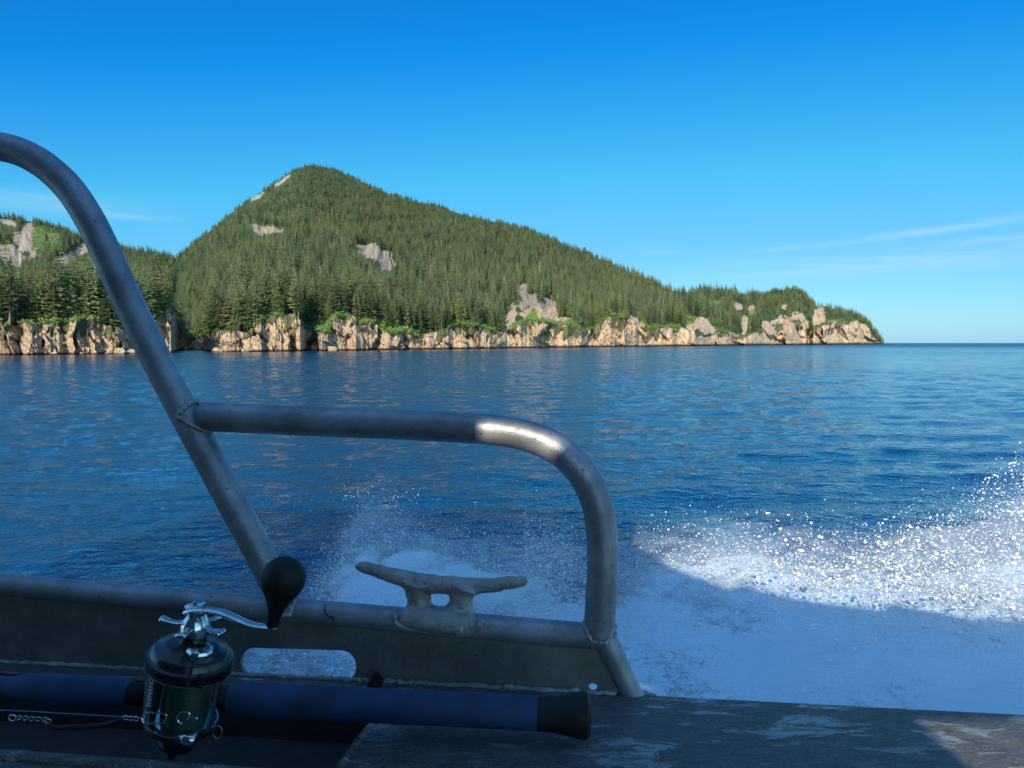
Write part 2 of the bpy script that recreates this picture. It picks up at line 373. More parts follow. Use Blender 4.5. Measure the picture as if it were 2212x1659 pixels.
far = n.nodes.new('ShaderNodeMapRange'); far.inputs['From Min'].default_value = 8; far.inputs['From Max'].default_value = 700; far.inputs['To Min'].default_value = .03; far.inputs['To Max'].default_value = .36
vl = n.nodes.new('ShaderNodeVectorMath'); vl.operation = 'LENGTH'; n.links.new(g, vl.inputs[0]); n.links.new(vl.outputs['Value'], far.inputs['Value'])
n.links.new(M(n, 'ADD', far.outputs[0], M(n, 'MULTIPLY', fm, .6)), p.inputs['Roughness']); p.inputs['IOR'].default_value = 1.62
nb = bump(n, hh, 1.0, 1.0); nb2 = bump(n, M(n, 'MULTIPLY', fn_, fm), .10, .9, nb)
n.links.new(nb2, p.inputs['Normal'])
m_spray, n, p = newmat('spray_drops'); p.inputs['Base Color'].default_value = (.74, .77, .80, 1); p.inputs['Roughness'].default_value = .25
tr = n.nodes.new('ShaderNodeBsdfTranslucent'); tr.inputs[0].default_value = (.72, .76, .80, 1); mxs = n.nodes.new('ShaderNodeMixShader'); mxs.inputs[0].default_value = .35
n.links.new(p.outputs[0], mxs.inputs[1]); n.links.new(tr.outputs[0], mxs.inputs[2]); n.links.new(mxs.outputs[0], n.nodes['Material Output'].inputs[0])

# ------------------------------------------------------------------ the coast
TAB_D0 = ((-700, 112), (-300, 128), (0, 146), (100, 150), (200, 157), (330, 168), (372, 172), (388, 225), (410, 262), (436, 262), (452, 215), (466, 196), (560, 200), (650, 210), (668, 236), (684, 238), (696, 216), (850, 250), (1000, 291), (1150, 345), (1300, 421), (1500, 560), (1620, 720), (1700, 850), (1738, 900), (1745, 965), (1755, 930), (1850, 1100), (1908, 1250), (1925, 1300))
TAB_Y1 = ((-700, 700), (0, 700), (40, 698), (90, 702), (150, 692), (190, 684), (230, 694), (262, 706), (300, 706), (345, 680), (372, 655), (386, 668), (394, 724), (450, 724), (500, 716), (540, 714), (556, 690), (600, 680), (640, 684), (660, 700), (680, 712), (708, 712), (720, 678), (745, 670), (765, 680), (778, 690), (824, 688), (832, 712), (850, 718), (905, 720), (950, 710), (985, 694), (1020, 702), (1060, 714), (1085, 716), (1110, 704), (1160, 690), (1230, 700), (1260, 714), (1285, 708), (1305, 690), (1340, 682), (1372, 684), (1400, 702), (1450, 712), (1485, 716), (1560, 724), (1600, 722), (1645, 716), (1670, 700), (1700, 692), (1728, 694), (1743, 728), (1752, 706), (1780, 698), (1820, 694), (1850, 697), (1875, 709), (1890, 728), (1905, 741), (1925, 748))
TAB_Y4 = ((-700, 520), (-400, 450), (-100, 452), (0, 466), (80, 478), (150, 497), (200, 520), (290, 545), (340, 549), (385, 560), (410, 540), (440, 517), (470, 492), (520, 451), (560, 424), (600, 397), (640, 367), (680, 357), (730, 366), (760, 380), (800, 400), (850, 422), (900, 437), (950, 446), (1000, 464), (1080, 482), (1150, 498), (1200, 520), (1250, 542), (1300, 563), (1350, 585), (1400, 603), (1440, 628), (1500, 632), (1560, 632), (1620, 636), (1660, 646), (1700, 668), (1728, 680), (1740, 708), (1746, 700), (1752, 672), (1780, 662), (1810, 672), (1850, 692), (1870, 700), (1885, 722), (1905, 742), (1925, 752))
TAB_D4 = ((-700, 700), (0, 800), (380, 760), (430, 780), (680, 950), (900, 920), (1200, 880), (1400, 860), (1500, 860), (1620, 1000), (1730, 1150), (1850, 1250), (1908, 1300), (1925, 1330))
TAB_P = ((-700, 1.75), (370, 1.7), (450, 1.15), (1400, 1.1), (1460, .75), (1925, .7))
def T(tab, x): a = np.array(tab, float); return np.interp(x, a[:, 0], a[:, 1])
def z_of(Y, ypx):
    v = CY - ypx; c, s = math.cos(PITCH), math.sin(PITCH)
    return H + Y * (v * c - FX * s) / (FX * c + v * s)
def y_of(Y, z):
    k = (z - H) / Y; c, s = math.cos(PITCH), math.sin(PITCH)
    return CY - FX * (k * c + s) / (c - k * s)
PATCH = [(815, 546, 46, 15, 28), (838, 560, 14, 20, 0), (775, 526, 18, 6, 25), (585, 490, 30, 10, -5), (565, 500, 14, 5, 0), (618, 390, 20, 3.0, -37), (560, 430, 18, 6, -36),
    (75, 522, 30, 36, 0), (28, 550, 26, 20, 10), (125, 516, 13, 13, 0), (30, 480, 18, 6, 20), (150, 553, 26, 10, -15), (186, 534, 14, 10, 0), (130, 575, 22, 8, -20), (45, 562, 16, 16, 0),
    (1128, 625, 13, 16, 0), (1142, 655, 22, 30, -10), (1162, 690, 28, 30, 20), (1188, 672, 17, 34, -12), (1215, 700, 16, 20, 10), (1200, 712, 50, 20, 8), (1102, 690, 13, 34, 0), (1116, 708, 30, 20, 0), (1186, 660, 8, 10, 0),
    (1548, 653, 18, 4, 0), (1592, 660, 9, 9, 20), (1622, 662, 7, 11, 10), (1500, 696, 26, 16, 10), (1606, 704, 7, 20, 0), (1690, 662, 9, 6, 10),
    (1700, 706, 44, 20, 0), (1650, 700, 10, 10, 0), (560, 690, 7, 22, 8), (688, 680, 10, 24, 10), (1765, 694, 14, 22, 0), (1528, 712, 14, 10, 0)]
def patch(x, y):
    r = np.zeros(x.shape)
    wob = fbm(x / 9, y / 7, o=4, s=3) * .6
    for cx_, cy_, a, b, t in PATCH:
        t = R(t); dx, dy = x - cx_, y - cy_
        u = (dx * math.cos(t) + dy * math.sin(t)) / a; v = (-dx * math.sin(t) + dy * math.cos(t)) / b
        r = np.maximum(r, sstep(1.12, .92, np.hypot(u, v) + wob))
    return r
def land(name, x0, x1, step, ncl, nsl, d0f, y1f, y4f, d4f, pf, back=160, relief=1.0):
    xs = np.arange(x0, x1, step); nx = len(xs)
    d0 = d0f(xs) + 4.2 * fbm(xs / 24, xs * 0, o=4, s=2) * d0f(xs) / 200; y1 = y1f(xs) + 2.0 * fbm(xs / 7, xs * 0 + 3, o=4, s=6) + 10 * fbm(xs / 30, xs * 0 + 1, o=2, s=8) ; d4 = d4f(xs); y4 = y4f(xs); pw = pf(xs)
    hc = np.maximum(z_of(d0 * 1.02, y1), .4); d1 = d0 + hc * .95; z1 = np.maximum(z_of(d1, y1), .3); z4 = z_of(d4, y4)
    X, Y, Z, C = [], [], [], []
    for i in range(ncl):
        t = i / ncl; prof = t ** 1.15 if t > .14 else t ** 1.15 * .62
        Y.append(d0 + (d1 - d0) * (t ** 1.5) - (d0 * .022 * (.6 + .5 * fbm(xs / 12, xs * 0, o=3, s=19)) if t < .14 else 0)); Z.append(-1.2 + (z1 + 1.2) * prof); C.append(np.ones(nx) * (1 - .0 * t))
    kw = np.hanning(71); kw /= kw.sum(); sm_ = lambda q: np.convolve(np.pad(q, 35, mode='edge'), kw, mode='valid')
    d1s, z1s = sm_(d1), sm_(z1)                                          # notches of the shore fade out up the slope
    for i in range(nsl + 1):
        t = (i / nsl) ** 1.55; q = min(1, i / 22); q = q * q * (3 - 2 * q); da_, za_ = d1 + (d1s - d1) * q, z1 + (z1s - z1) * q
        Y.append(da_ + (d4 - da_) * t); Z.append(za_ + (z4 - za_) * t ** pw); C.append(np.zeros(nx))
    for k in (.15, .4, 1.0):
        Y.append(d4 + back * k); Z.append(z4 + (-6 - z4) * k ** 1.3); C.append(np.zeros(nx))
    Y, Z, C = map(np.array, (Y, Z, C)); nr = len(Y)
    XS = np.tile(xs, (nr, 1)); ZY = y_of(Y, Z)
    sl = np.zeros((nr, 1)); sl[ncl:ncl + nsl + 1, 0] = np.sin(np.linspace(0, math.pi, nsl + 1)) ** .5
    # gullies and ribs running down the slope
    rel = relief * sl * (Y / 100) * (1.3 * fbm(XS / 60 + ZY / 160, ZY / 150, o=4, s=21) + .7 * fbm(XS / 22, ZY / 60, o=3, s=31))
    Z = Z + rel
    pm = patch(XS, ZY) * (C == 0)
    pm[ncl + nsl - 2:] *= .6
    rock = np.clip(np.maximum(C, pm), 0, 1)
    # soften the very top of the cliffs into growth
    topm = np.zeros((nr, 1)); topm[ncl:ncl + 7, 0] = np.linspace(1, 0, 7); rock = np.maximum(rock, topm * (fbm(XS / 9, ZY / 9, s=41) > -.05))
    tt = np.zeros((nr, 1)); tt[:ncl, 0] = np.arange(ncl) / ncl
    grow = (fbm(XS / 13 + ZY / 40, ZY / 30, o=4, s=43) + (tt - .75) * .9 > .16) & (C > 0) & (tt > .3)
    rock = np.where(grow, .15, rock)
    # fractured blocks, two sizes, tilted joints
    sx_ = XS + (741 - ZY) * .40 + 6 * fbm(XS / 18, ZY / 18, o=3, s=55)
    v1, e1 = facet(sx_ / 40, (ZY + 8 * fbm(XS / 15, ZY / 20, o=3, s=57)) / 60, 3, 1.7); v2, e2 = facet(sx_ / 16, (ZY - XS * .30) / 26, 14, 1.5); v3, e3 = facet(sx_ / 5.2, ZY / 7, 24, 1.0)
    blk = v1 * 2.5 - .35 * (e1 < .03) + v2 * 1.05 - .3 * (e2 < .045) + v3 * .28
    tc_ = np.zeros((nr, 1)); tc_[:ncl, 0] = np.sin(np.linspace(.35, math.pi * .8, ncl)); tc_[ncl:, 0] = .4
    amp = rock * tc_ * Y / 150 * 1.15
    hcr = np.clip(hc / (Y / 150 * 4), .25, 1.2)
    Y2 = Y - blk * amp * hcr; Z2 = Z + blk * amp * .16 * (np.maximum(Z, 0) > .5) * hcr
    Z2 = np.where((C > 0) | (Z2 > .3), Z2, .3 + 0 * Z2) if name == 'hills' else Z2
    Xw = Y2 * (XS - CX) / (FX * math.cos(PITCH))
    V = np.stack([Xw, Y2, Z2], -1).reshape(-1, 3)
    r_, c_i = np.meshgrid(np.arange(nr - 1), np.arange(nx - 1), indexing='ij'); a = (r_ * nx + c_i).ravel()
    F = np.stack([a, a + 1, a + 1 + nx, a + nx], 1)
    o = mesh_np(name, V, F, m_land, smooth=False)
    me = o.data
    for nm, arr in (('rock', rock), ('wash', np.clip(Z2 / np.maximum(Y / 1580 * 90, 1), 0, 1))):
        at_ = me.attributes.new(nm, 'FLOAT', 'POINT'); at_.data.foreach_set('value', arr.ravel().astype(np.float32))
    av = me.attributes.new('face_pos', 'FLOAT_VECTOR', 'POINT')
    av.data.foreach_set('vector', np.stack([XS / 26, ZY / 26, Y / 120], -1).astype(np.float32).ravel())
    tag(o, kind='structure')
    return dict(xs=xs, Y=Y2, Z=Z2, X=Xw, rock=rock, nr=nr, nx=nx, ncl=ncl, nsl=nsl, XS=XS, ZY=y_of(Y2, Z2))
G1 = land('hills', -700, 1925, 1.25, 46, 150, lambda x: T(TAB_D0, x), lambda x: T(TAB_Y1, x), lambda x: T(TAB_Y4, x), lambda x: T(TAB_D4, x), lambda x: T(TAB_P, x))
TF4 = ((1560, 700), (1600, 668), (1640, 640), (1680, 627), (1715, 625), (1732, 636), (1752, 652), (1765, 680), (1790, 735), (1800, 742))
G2 = land('far_hill', 1560, 1800, 2.0, 12, 40, lambda x: x * 0 + 1380, lambda x: T(TF4, x) * .25 + 735 * .75, lambda x: T(TF4, x), lambda x: x * 0 + 1600, lambda x: x * 0 + 1.0, 200, .3)

# ------------------------------------------------------------------ spruces
def spruce(seed, wr=.19, tiers=27, bare=.12, dens=8, lean=0):
    rr = random.Random(seed); V = []; F = []
    for i in range(tiers):
        t = (i + rr.random() * .6) / tiers; z = bare + (1 - bare) * t ** .92
        rt = wr * (1 - t) ** .72 * (.55 + .45 * min(1, t * 5 + .4)) + .008
        nb = max(4, int(dens * (1 - .4 * t)))
        a0 = rr.random() * 6.28
        for k in range(nb):
            if rr.random() < .12: continue
            a = a0 + 6.283 * k / nb + rr.uniform(-.3, .3); rl = rt * rr.uniform(.62, 1.2)
            ca, sa = math.cos(a), math.sin(a); dro = rr.uniform(.18, .42) * rl * (1 - t * .9)
            def pt(u, s, dz): return (ca * rl * u - sa * s, sa * rl * u + ca * s, z - dro * (u ** 1.3) + .10 * rl * u ** 4 + dz)
            for j in range(4):
                u = .12 + j * .24; wd = rl * .30 * (1.05 - u * .65) * rr.uniform(.7, 1.3)
                for sg in (-1, 1):
                    b = len(V)
                    V.extend([pt(u, 0, .004), pt(u + .22 + rr.uniform(0, .12), sg * wd, -rl * rr.uniform(.02, .16)), pt(u + .30, sg * .01 * rl, -.004)])
                    F.append((b, b + 1, b + 2))
            b = len(V)
            V.extend([pt(.25, 0, .004), pt(1.0, 0, 0), pt(.7, 0, -rl * rr.uniform(.10, .26))]); F.append((b, b + 1, b + 2))
    b = len(V); V.extend([(.004, 0, .93), (-.003, .004, .93), (-.002, -.004, .93), (0, 0, 1.02)]); F += [(b, b + 1, b + 3), (b + 1, b + 2, b + 3), (b + 2, b, b + 3)]
    V = [(x + lean * z * z, y, z) for x, y, z in V]
    return V, F
def trunk_geo(r=.011, top=.97, seed=0, limbs=0):
    rr = random.Random(seed); V = []; F = []
    for i, (z, q) in enumerate(((-.04, 1.5), (.04, 1.1), (.4, .75), (top, .12))):
        for k in range(6): V.append((r * q * math.cos(k * 1.047), r * q * math.sin(k * 1.047), z))
    for i in range(3):
        for k in range(6):
            a = i * 6 + k; b_ = i * 6 + (k + 1) % 6; F += [(a, b_, b_ + 6), (a, b_ + 6, a + 6)]
    for k in range(limbs):
        z = rr.uniform(.25, .93); a = rr.random() * 6.28; l = .07 * (1.1 - z) + .02; b = len(V)
        V += [(0, 0, z), (0, 0, z + .012), (l * math.cos(a), l * math.sin(a), z + rr.uniform(-.01, .03))]; F.append((b, b + 1, b + 2))
    return V, F
SPECS = [(1, .17, 27, .10, 8), (2, .20, 25, .06, 8), (3, .14, 28, .18, 7), (4, .22, 24, .04, 9), (5, .16, 30, .14, 8), (6, .125, 26, .3, 6), (7, .19, 26, .08, 8)]
def mk(name, V, F, mats, mi=None):
    me = bpy.data.meshes.new(name); me.from_pydata(V, [], F)
    for m in mats: me.materials.append(m)
    if mi: me.polygons.foreach_set('material_index', mi)
    return me
CROWN, TRUNK, WHOLE = [], [], []
for s in SPECS:
    V, F = spruce(*s); tv, tf = trunk_geo(seed=s[0])
    CROWN.append(mk('crown', V, F, [m_spruce])); TRUNK.append(mk('trunk', tv, tf, [m_bark]))
    b = len(V); WHOLE.append(mk('spruce_tree', V + tv, F + [tuple(i + b for i in f) for f in tf], [m_spruce, m_bark], [0] * len(F) + [1] * len(tf)))
dv, df = trunk_geo(.009, .98, 3, 14); DEAD = mk('dead_tree', dv, df, [m_dead])
def scatter(G, n, clear_rock=True, seed=0):
    r = np.random.default_rng(seed); nc, ns = G['ncl'], G['nsl']; X, Y, Z = G['X'], G['Y'], G['Z']
    i0, i1 = nc + 1, nc + ns + 3
    ax = np.hypot(X[i0:i1, 1:] - X[i0:i1, :-1], 0)[:-1] if False else (X[i0:i1 - 1, 1:] - X[i0:i1 - 1, :-1])
    ay = (Y[i0 + 1:i1, :-1] - Y[i0:i1 - 1, :-1])
    wgt = np.clip(ax * np.maximum(ay, .2), 0, None)
    wgt = wgt * np.clip(1.15 - (Y[i0:i1 - 1, :-1] / 1500), .35, 1)
    wgt = wgt * (1 - G['rock'][i0:i1 - 1, :-1]) ** 2 * (Z[i0:i1 - 1, :-1] > .8)
    cl = fbm(G['XS'][i0:i1 - 1, :-1] / 14, G['ZY'][i0:i1 - 1, :-1] / 9, o=3, s=77)
    wgt = wgt * np.clip(.75 + 1.4 * cl, .12, 1.6)
    f = wgt.ravel() / wgt.sum(); idx = r.choice(f.size, n, p=f)
    ii, jj = np.divmod(idx, wgt.shape[1]); ii += i0; u = r.random(n); v = r.random(n)
    def bl(A): return (A[ii, jj] * (1 - u) + A[ii, jj + 1] * u) * (1 - v) + (A[ii + 1, jj] * (1 - u) + A[ii + 1, jj + 1] * u) * v
    return bl(X), bl(Y), bl(Z)
def sizes(X, Y, Z, seed=1):
    r = np.random.default_rng(seed); h = r.normal(1, .2, len(X)).clip(.5, 1.5)
    base = np.interp(Z, (5, 25, 60, 130, 230), (11.2, 10.8, 8.0, 6.0, 4.4))
    xp = CX + X / Y * FX
    base = base * np.interp(xp, (300, 450, 1400, 1600, 1900), (1.12, .95, 1.0, 1.05, .95))
    return base * h
TX, TY, TZ = scatter(G1, 40000, seed=5)
# a fringe of big spruces standing right behind the cliff edge
def fringe(n, seed, x0, x1, k0, k1):
    r = np.random.default_rng(seed); j = np.interp(r.uniform(x0, x1, n), G1['xs'], np.arange(G1['nx'])).astype(int)
    i = G1['ncl'] + r.integers(k0, k1, n); ok = (G1['rock'][i, j] < .4) & (G1['Z'][i, j] > 1.2)
    i, j = i[ok], j[ok]; return G1['X'][i, j], G1['Y'][i, j], G1['Z'][i, j]
fr = [fringe(330, 3, -400, 395, 3, 26), fringe(520, 4, 440, 1460, 6, 30), fringe(420, 6, 1400, 1730, 8, 60), fringe(90, 9, 1760, 1868, 6, 100)]
TX = np.concatenate([TX] + [f[0] for f in fr]); TY = np.concatenate([TY] + [f[1] for f in fr]); TZ = np.concatenate([TZ] + [f[2] for f in fr])
TH = sizes(TX, TY, TZ); TPX = CX + TX / TY * FX
_r2 = np.random.default_rng(77); _hd = (TPX > 1430)
TH = np.where(_hd, TH * (1.05 + .45 * _r2.random(len(TX)) ** 2.2), TH)
TH = np.where((TPX > 390) & (TPX < 452) & (TY < 430), TH * .6, TH); TH = np.where((TPX > 335) & (TPX < 392) & (TY < 235), TH * .95, TH)
_cl = fbm(TX / 14, TY / 14, o=3, s=301)
keep = ~((TPX > 388) & (TPX < 448) & (TY < 222)) & ~(_hd & ((_cl < .05) | (_r2.random(len(TX)) < .3))) & ~((TPX > 385) & (TPX < 452) & (TY < 260))
_r = np.random.default_rng(31)
for _q in (.95, .6, .3):
    keep &= ~((patch(TPX, y_of(TY, TZ + TH * _q)) > .5) & (_r.random(len(TX)) < .93) & (y_of(TY, TZ) < T(TAB_Y1, TPX) + 4))
TX, TY, TZ, TH, TPX = (a[keep] for a in (TX, TY, TZ, TH, TPX))
big = np.where((TPX > 4) & (TPX < 2200), TH / TY, 0)
# trees whose tops are covered by nearer ones do not count as the largest in view
order = np.argsort(-big); TOPY = y_of(TY, TZ + TH); chosen = []
cover = np.full(2300, 2000.0)
for i in np.argsort(TY)[:6000]:
    xi = int(TPX[i])
    if not (4 < xi < 2200): continue
    if TOPY[i] < cover[max(0, xi - 3):xi + 4].min() - 10: chosen.append(i)
    hw = max(1, int(.10 * TH[i] / TY[i] * FX)); cover[max(0, xi - hw):xi + hw] = np.minimum(cover[max(0, xi - hw):xi + hw], TOPY[i] + 12)
chosen = sorted(chosen, key=lambda i: -TH[i] / TY[i])[:298]
def region(px, Y):
    if px < 215: return 'tall dark spruce on the near left shore, left of the arched grab rail', 'spruces on the left shore outside the arched rail'
    if px < 400: return 'spruce on the left cliff between the arched grab rail and shadowed gully', 'spruces between the arched rail and the gully'
    if px < 690: return 'slim spruce above the pale cliffs between the shadowed gully and the dark cleft', 'spruces between the gully and the dark cleft'
    if px < 1080: return 'spruce in the lower mountain row above the long tan cliff, left of the rock spine', 'spruces above the long tan cliff'
    if px < 1440: return 'small grey green spruce beside or right of the tall rock spine', 'spruces around the rock spine'
    return 'small spruce standing on the low headland at the right end', 'spruces on the right headland'
chs = set(); first = {}
for q, i in enumerate(chosen):
    chs.add(int(i)); k = random.randrange(len(SPECS)); lab, grp = region(TPX[i], TY[i]); s = float(TH[i])
    rz = random.random() * 6.28; loc = (float(TX[i]), float(TY[i]), float(TZ[i]) - .2)
    if q < 130:
        t = bpy.data.objects.new('spruce_tree', None)
        for nm, me in (('crown', CROWN[k]), ('trunk', TRUNK[k])):
            c = bpy.data.objects.new(nm, me); link(c, t)
    else:
        t = bpy.data.objects.new('spruce_tree', WHOLE[k]); first.setdefault(k, t)
    link(t); t.location = loc; t.rotation_euler = (random.uniform(-.03, .03), random.uniform(-.03, .03), rz)
    ws = random.uniform(.85, 1.2); t.scale = (s * ws, s * ws, s); t['label'] = lab; t['category'] = 'tree'; t['group'] = grp
# two bleached dead trees that stand out on the slope
cand = [i for i in range(len(TX)) if i not in chs and 1000 < TPX[i] < 1420 and 300 < TY[i] < 620 and TOPY[i] < 680][:2]
dead0 = None
for i in cand:
    t = link(bpy.data.objects.new('dead_tree', DEAD)); t.location = (float(TX[i]), float(TY[i]), float(TZ[i]) - .2); t.scale = (14, 14, 15); chs.add(int(i)); dead0 = dead0 or t
    tag(t, 'bleached bare dead tree standing pale among the slope spruces', 'dead tree', 'dead trees on the mountain slope')
def forest(name, X, Y, Z, S, seed):
    r = np.random.default_rng(seed); n = len(X)
    me = bpy.data.meshes.new(name); me.vertices.add(n); me.vertices.foreach_set('co', np.stack([X, Y, Z - .2], -1).astype(np.float32).ravel())
    a = me.attributes.new('size', 'FLOAT', 'POINT'); a.data.foreach_set('value', S.astype(np.float32))
    idx = r.integers(0, len(first), n); idx[r.random(n) < .022] = len(first)
    a = me.attributes.new('pick', 'INT', 'POINT'); a.data.foreach_set('value', idx.astype(np.int32))
    a = me.attributes.new('turn', 'FLOAT', 'POINT'); a.data.foreach_set('value', (r.random(n) * 6.28).astype(np.float32))
    o = link(bpy.data.objects.new(name, me))
    ng = bpy.data.node_groups.new(name, 'GeometryNodeTree'); ng.interface.new_socket('Geometry', in_out='INPUT', socket_type='NodeSocketGeometry'); ng.interface.new_socket('Geometry', in_out='OUTPUT', socket_type='NodeSocketGeometry')
    gi = ng.nodes.new('NodeGroupInput'); go = ng.nodes.new('NodeGroupOutput'); ip = ng.nodes.new('GeometryNodeInstanceOnPoints')
    js = ng.nodes.new('GeometryNodeJoinGeometry')
    for ob in [dead0] + [first[k] for k in sorted(first, reverse=True)]:
        oi = ng.nodes.new('GeometryNodeObjectInfo'); oi.inputs['Object'].default_value = ob; oi.inputs['As Instance'].default_value = True
        ng.links.new(oi.outputs['Geometry'], js.inputs[0])
    def attr(nm, t):
        x = ng.nodes.new('GeometryNodeInputNamedAttribute'); x.data_type = t; x.inputs[0].default_value = nm; return x.outputs[0]
    ip.inputs['Pick Instance'].default_value = True
    ng.links.new(gi.outputs[0], ip.inputs['Points']); ng.links.new(js.outputs[0], ip.inputs['Instance'])
    ng.links.new(attr('pick', 'INT'), ip.inputs['Instance Index'])
    cb = ng.nodes.new('ShaderNodeCombineXYZ'); ng.links.new(attr('turn', 'FLOAT'), cb.inputs[2]); ng.links.new(cb.outputs[0], ip.inputs['Rotation'])
    vm = ng.nodes.new('ShaderNodeVectorMath'); vm.operation = 'SCALE'; vm.inputs[0].default_value = (.80, .80, 1.0)
    ng.links.new(attr('size', 'FLOAT'), vm.inputs['Scale']); ng.links.new(vm.outputs[0], ip.inputs['Scale']); ng.links.new(ip.outputs[0], go.inputs[0])
    md = o.modifiers.new('forest', 'NODES'); md.node_group = ng
    return o
rest = np.array([i for i in range(len(TX)) if i not in chs])
o = forest('forest', TX[rest], TY[rest], TZ[rest], TH[rest], 3)
tag(o, 'dense spruce forest covering the mountain and its ridges', 'forest', kind='stuff')
FX2, FY2, FZ2 = scatter(G2, 2200, seed=8)
o = forest('far_forest', FX2, FY2, FZ2, np.full(2200, 13.0) * rng.uniform(.7, 1.2, 2200), 4)
tag(o, 'hazy dark forest on the farther hill behind the right headland', 'forest', kind='stuff')
# bright undergrowth along the cliff tops and in the clearings
def undergrowth(n, seed):
    r = np.random.default_rng(seed); nc = G1['ncl']
    sel_i, sel_j = [], []
    band = r.integers(-2, 13, n // 2) + nc; jb = r.integers(0, G1['nx'] - 1, n // 2)
    dens = fbm(G1['xs'][jb] / 40, jb * 0., o=3, s=88); k = dens + r.random(len(jb)) * .4 > .24; sel_i.append(band[k]); sel_j.append(jb[k])
    gp = [(850, 705, 26, 16), (905, 708, 26, 12), (740, 700, 8, 20), (700, 705, 16, 18), (1400, 700, 26, 12), (1240, 700, 20, 10), (1180, 712, 12, 10), (1150, 690, 9, 22), (1090, 640, 14, 20), (1560, 690, 14, 20), (1480, 690, 20, 12), (1545, 670, 40, 20), (1620, 690, 8, 22), (660, 650, 20, 12), (10, 697, 30, 6), (60, 700, 14, 5), (110, 520, 30, 40), (800, 660, 40, 8), (1080, 700, 10, 12), (1340, 690, 12, 6), (600, 472, 22, 8), (1000, 700, 40, 8), (780, 640, 30, 10)]
    ZY = G1['ZY']
    for (cx_, cy_, a, b) in gp:
        m = (np.abs((G1['XS'] - cx_) / a) ** 2 + np.abs((ZY - cy_) / b) ** 2 < 1); m[:nc - 4] = False
        ci, cj = np.nonzero(m)
        if len(ci) == 0: continue
        s_ = r.integers(0, len(ci), int(n * .5 * a * b / 9000)); sel_i.append(ci[s_]); sel_j.append(cj[s_])
    i = np.concatenate(sel_i); j = np.concatenate(sel_j); i = np.clip(i, 0, G1['nr'] - 1)
    ok = G1['Z'][i, j] > 2.0; i, j = i[ok], j[ok]
    c = np.stack([G1['X'][i, j], G1['Y'][i, j], G1['Z'][i, j]], -1); s = (r.uniform(.35, 1.0, len(i)) * np.interp(c[:, 1], (150, 400, 1200), (.85, 1.25, 2.2)))
    m = 7; c = np.repeat(c, m, 0); s = np.repeat(s, m)
    c = c + r.normal(0, .55, c.shape) * s[:, None] * np.array([1.2, 1, .7]) + np.array([0, -.3, .35]) * s[:, None]
    d1 = r.normal(0, 1, c.shape); d1 /= np.linalg.norm(d1, axis=1)[:, None]; d2 = r.normal(0, 1, c.shape); d2 /= np.linalg.norm(d2, axis=1)[:, None]
    V = np.stack([c + d1 * s[:, None] * .42, c + d2 * s[:, None] * .42, c - (d1 + d2) * .3 * s[:, None]], 1).reshape(-1, 3)
    F = np.arange(len(V)).reshape(-1, 3)
    o = mesh_np('undergrowth', V, F, m_shrub, smooth=False)
    tag(o, 'bright green shrubs and grass along the cliff tops and clearings', 'undergrowth', kind='stuff')
undergrowth(26000, 12)
# fallen boulders at the foot of the left cliffs
def boulder(seed, s):
    rr = random.Random(seed); bm = bmesh.new(); bmesh.ops.create_icosphere(bm, subdivisions=3, radius=1)
    pl = [(Vector((rr.gauss(0, 1), rr.gauss(0, 1), rr.gauss(0, 1))).normalized(), rr.uniform(.5, .85)) for _ in range(11)]
    for v in bm.verts:
        for nrm, d in pl:
            q = v.co.dot(nrm)
            if q > d: v.co -= nrm * (q - d)
        v.co = Vector((v.co.x * s[0], v.co.y * s[1], v.co.z * s[2])) * (1 + rr.uniform(-.02, .02))
    me = bpy.data.meshes.new('boulder'); bm.to_mesh(me); bm.free(); me.materials.append(m_land)
    n_ = len(me.vertices); co = np.zeros(n_ * 3, np.float32); me.vertices.foreach_get('co', co); co = co.reshape(-1, 3)
    a = me.attributes.new('rock', 'FLOAT', 'POINT'); a.data.foreach_set('value', np.ones(n_, np.float32))
    a = me.attributes.new('wash', 'FLOAT', 'POINT'); a.data.foreach_set('value', np.clip((co[:, 2] + s[2] * .45) / 8, 0, 1).astype(np.float32))
    a = me.attributes.new('face_pos', 'FLOAT_VECTOR', 'POINT'); a.data.foreach_set('vector', (co / 2.6 + seed * 3.1).astype(np.float32).ravel())
    return me
BL = [(262, 8, 'largest pale boulder at the foot of the left cliffs, behind the arched rail'), (284, 6, 'rounded pale boulder at the waterline beside the largest one'), (272, 4, 'small boulder at the waterline in front of the largest one'),
      (236, 5, 'low flat boulder at the waterline left of the arched rail'), (205, 5, 'brown boulder under the shaded left cliff face'), (178, 4, 'small tan boulder at the tide line of the left shore'), (118, 5, 'wide low boulder below the cracked left cliff'),
      (60, 4, 'small dark boulder near the left edge of the shore'), (402, 5, 'boulder in the mouth of the shadowed gully, nearest the rail'), (428, 6, 'grey boulder in the middle of the gully mouth'), (446, 4, 'small boulder at the right side of the gully mouth'),
      (470, 7, 'angular tan boulder right of the gully mouth'), (492, 5, 'low tan boulder second right of the gully mouth'), (532, 6, 'steep tan boulder before the first pale buttress'), (680, 6, 'dark boulder in the mouth of the black cleft'), (716, 7, 'broad pale boulder right of the black cleft')]
for q, (px, sp, lab) in enumerate(BL):
    d = float(T(TAB_D0, px)); d -= 3.0; s = sp * d / 1580 * 1.5
    o = link(bpy.data.objects.new('boulder', boulder(q + 3, (s * 1.25, s, s * .95)))); o.location = (d * (px - CX) / FX, d, s * .28); o.rotation_euler = (0, 0, 0)
    tag(o, lab, 'boulder', 'boulders along the left shoreline')

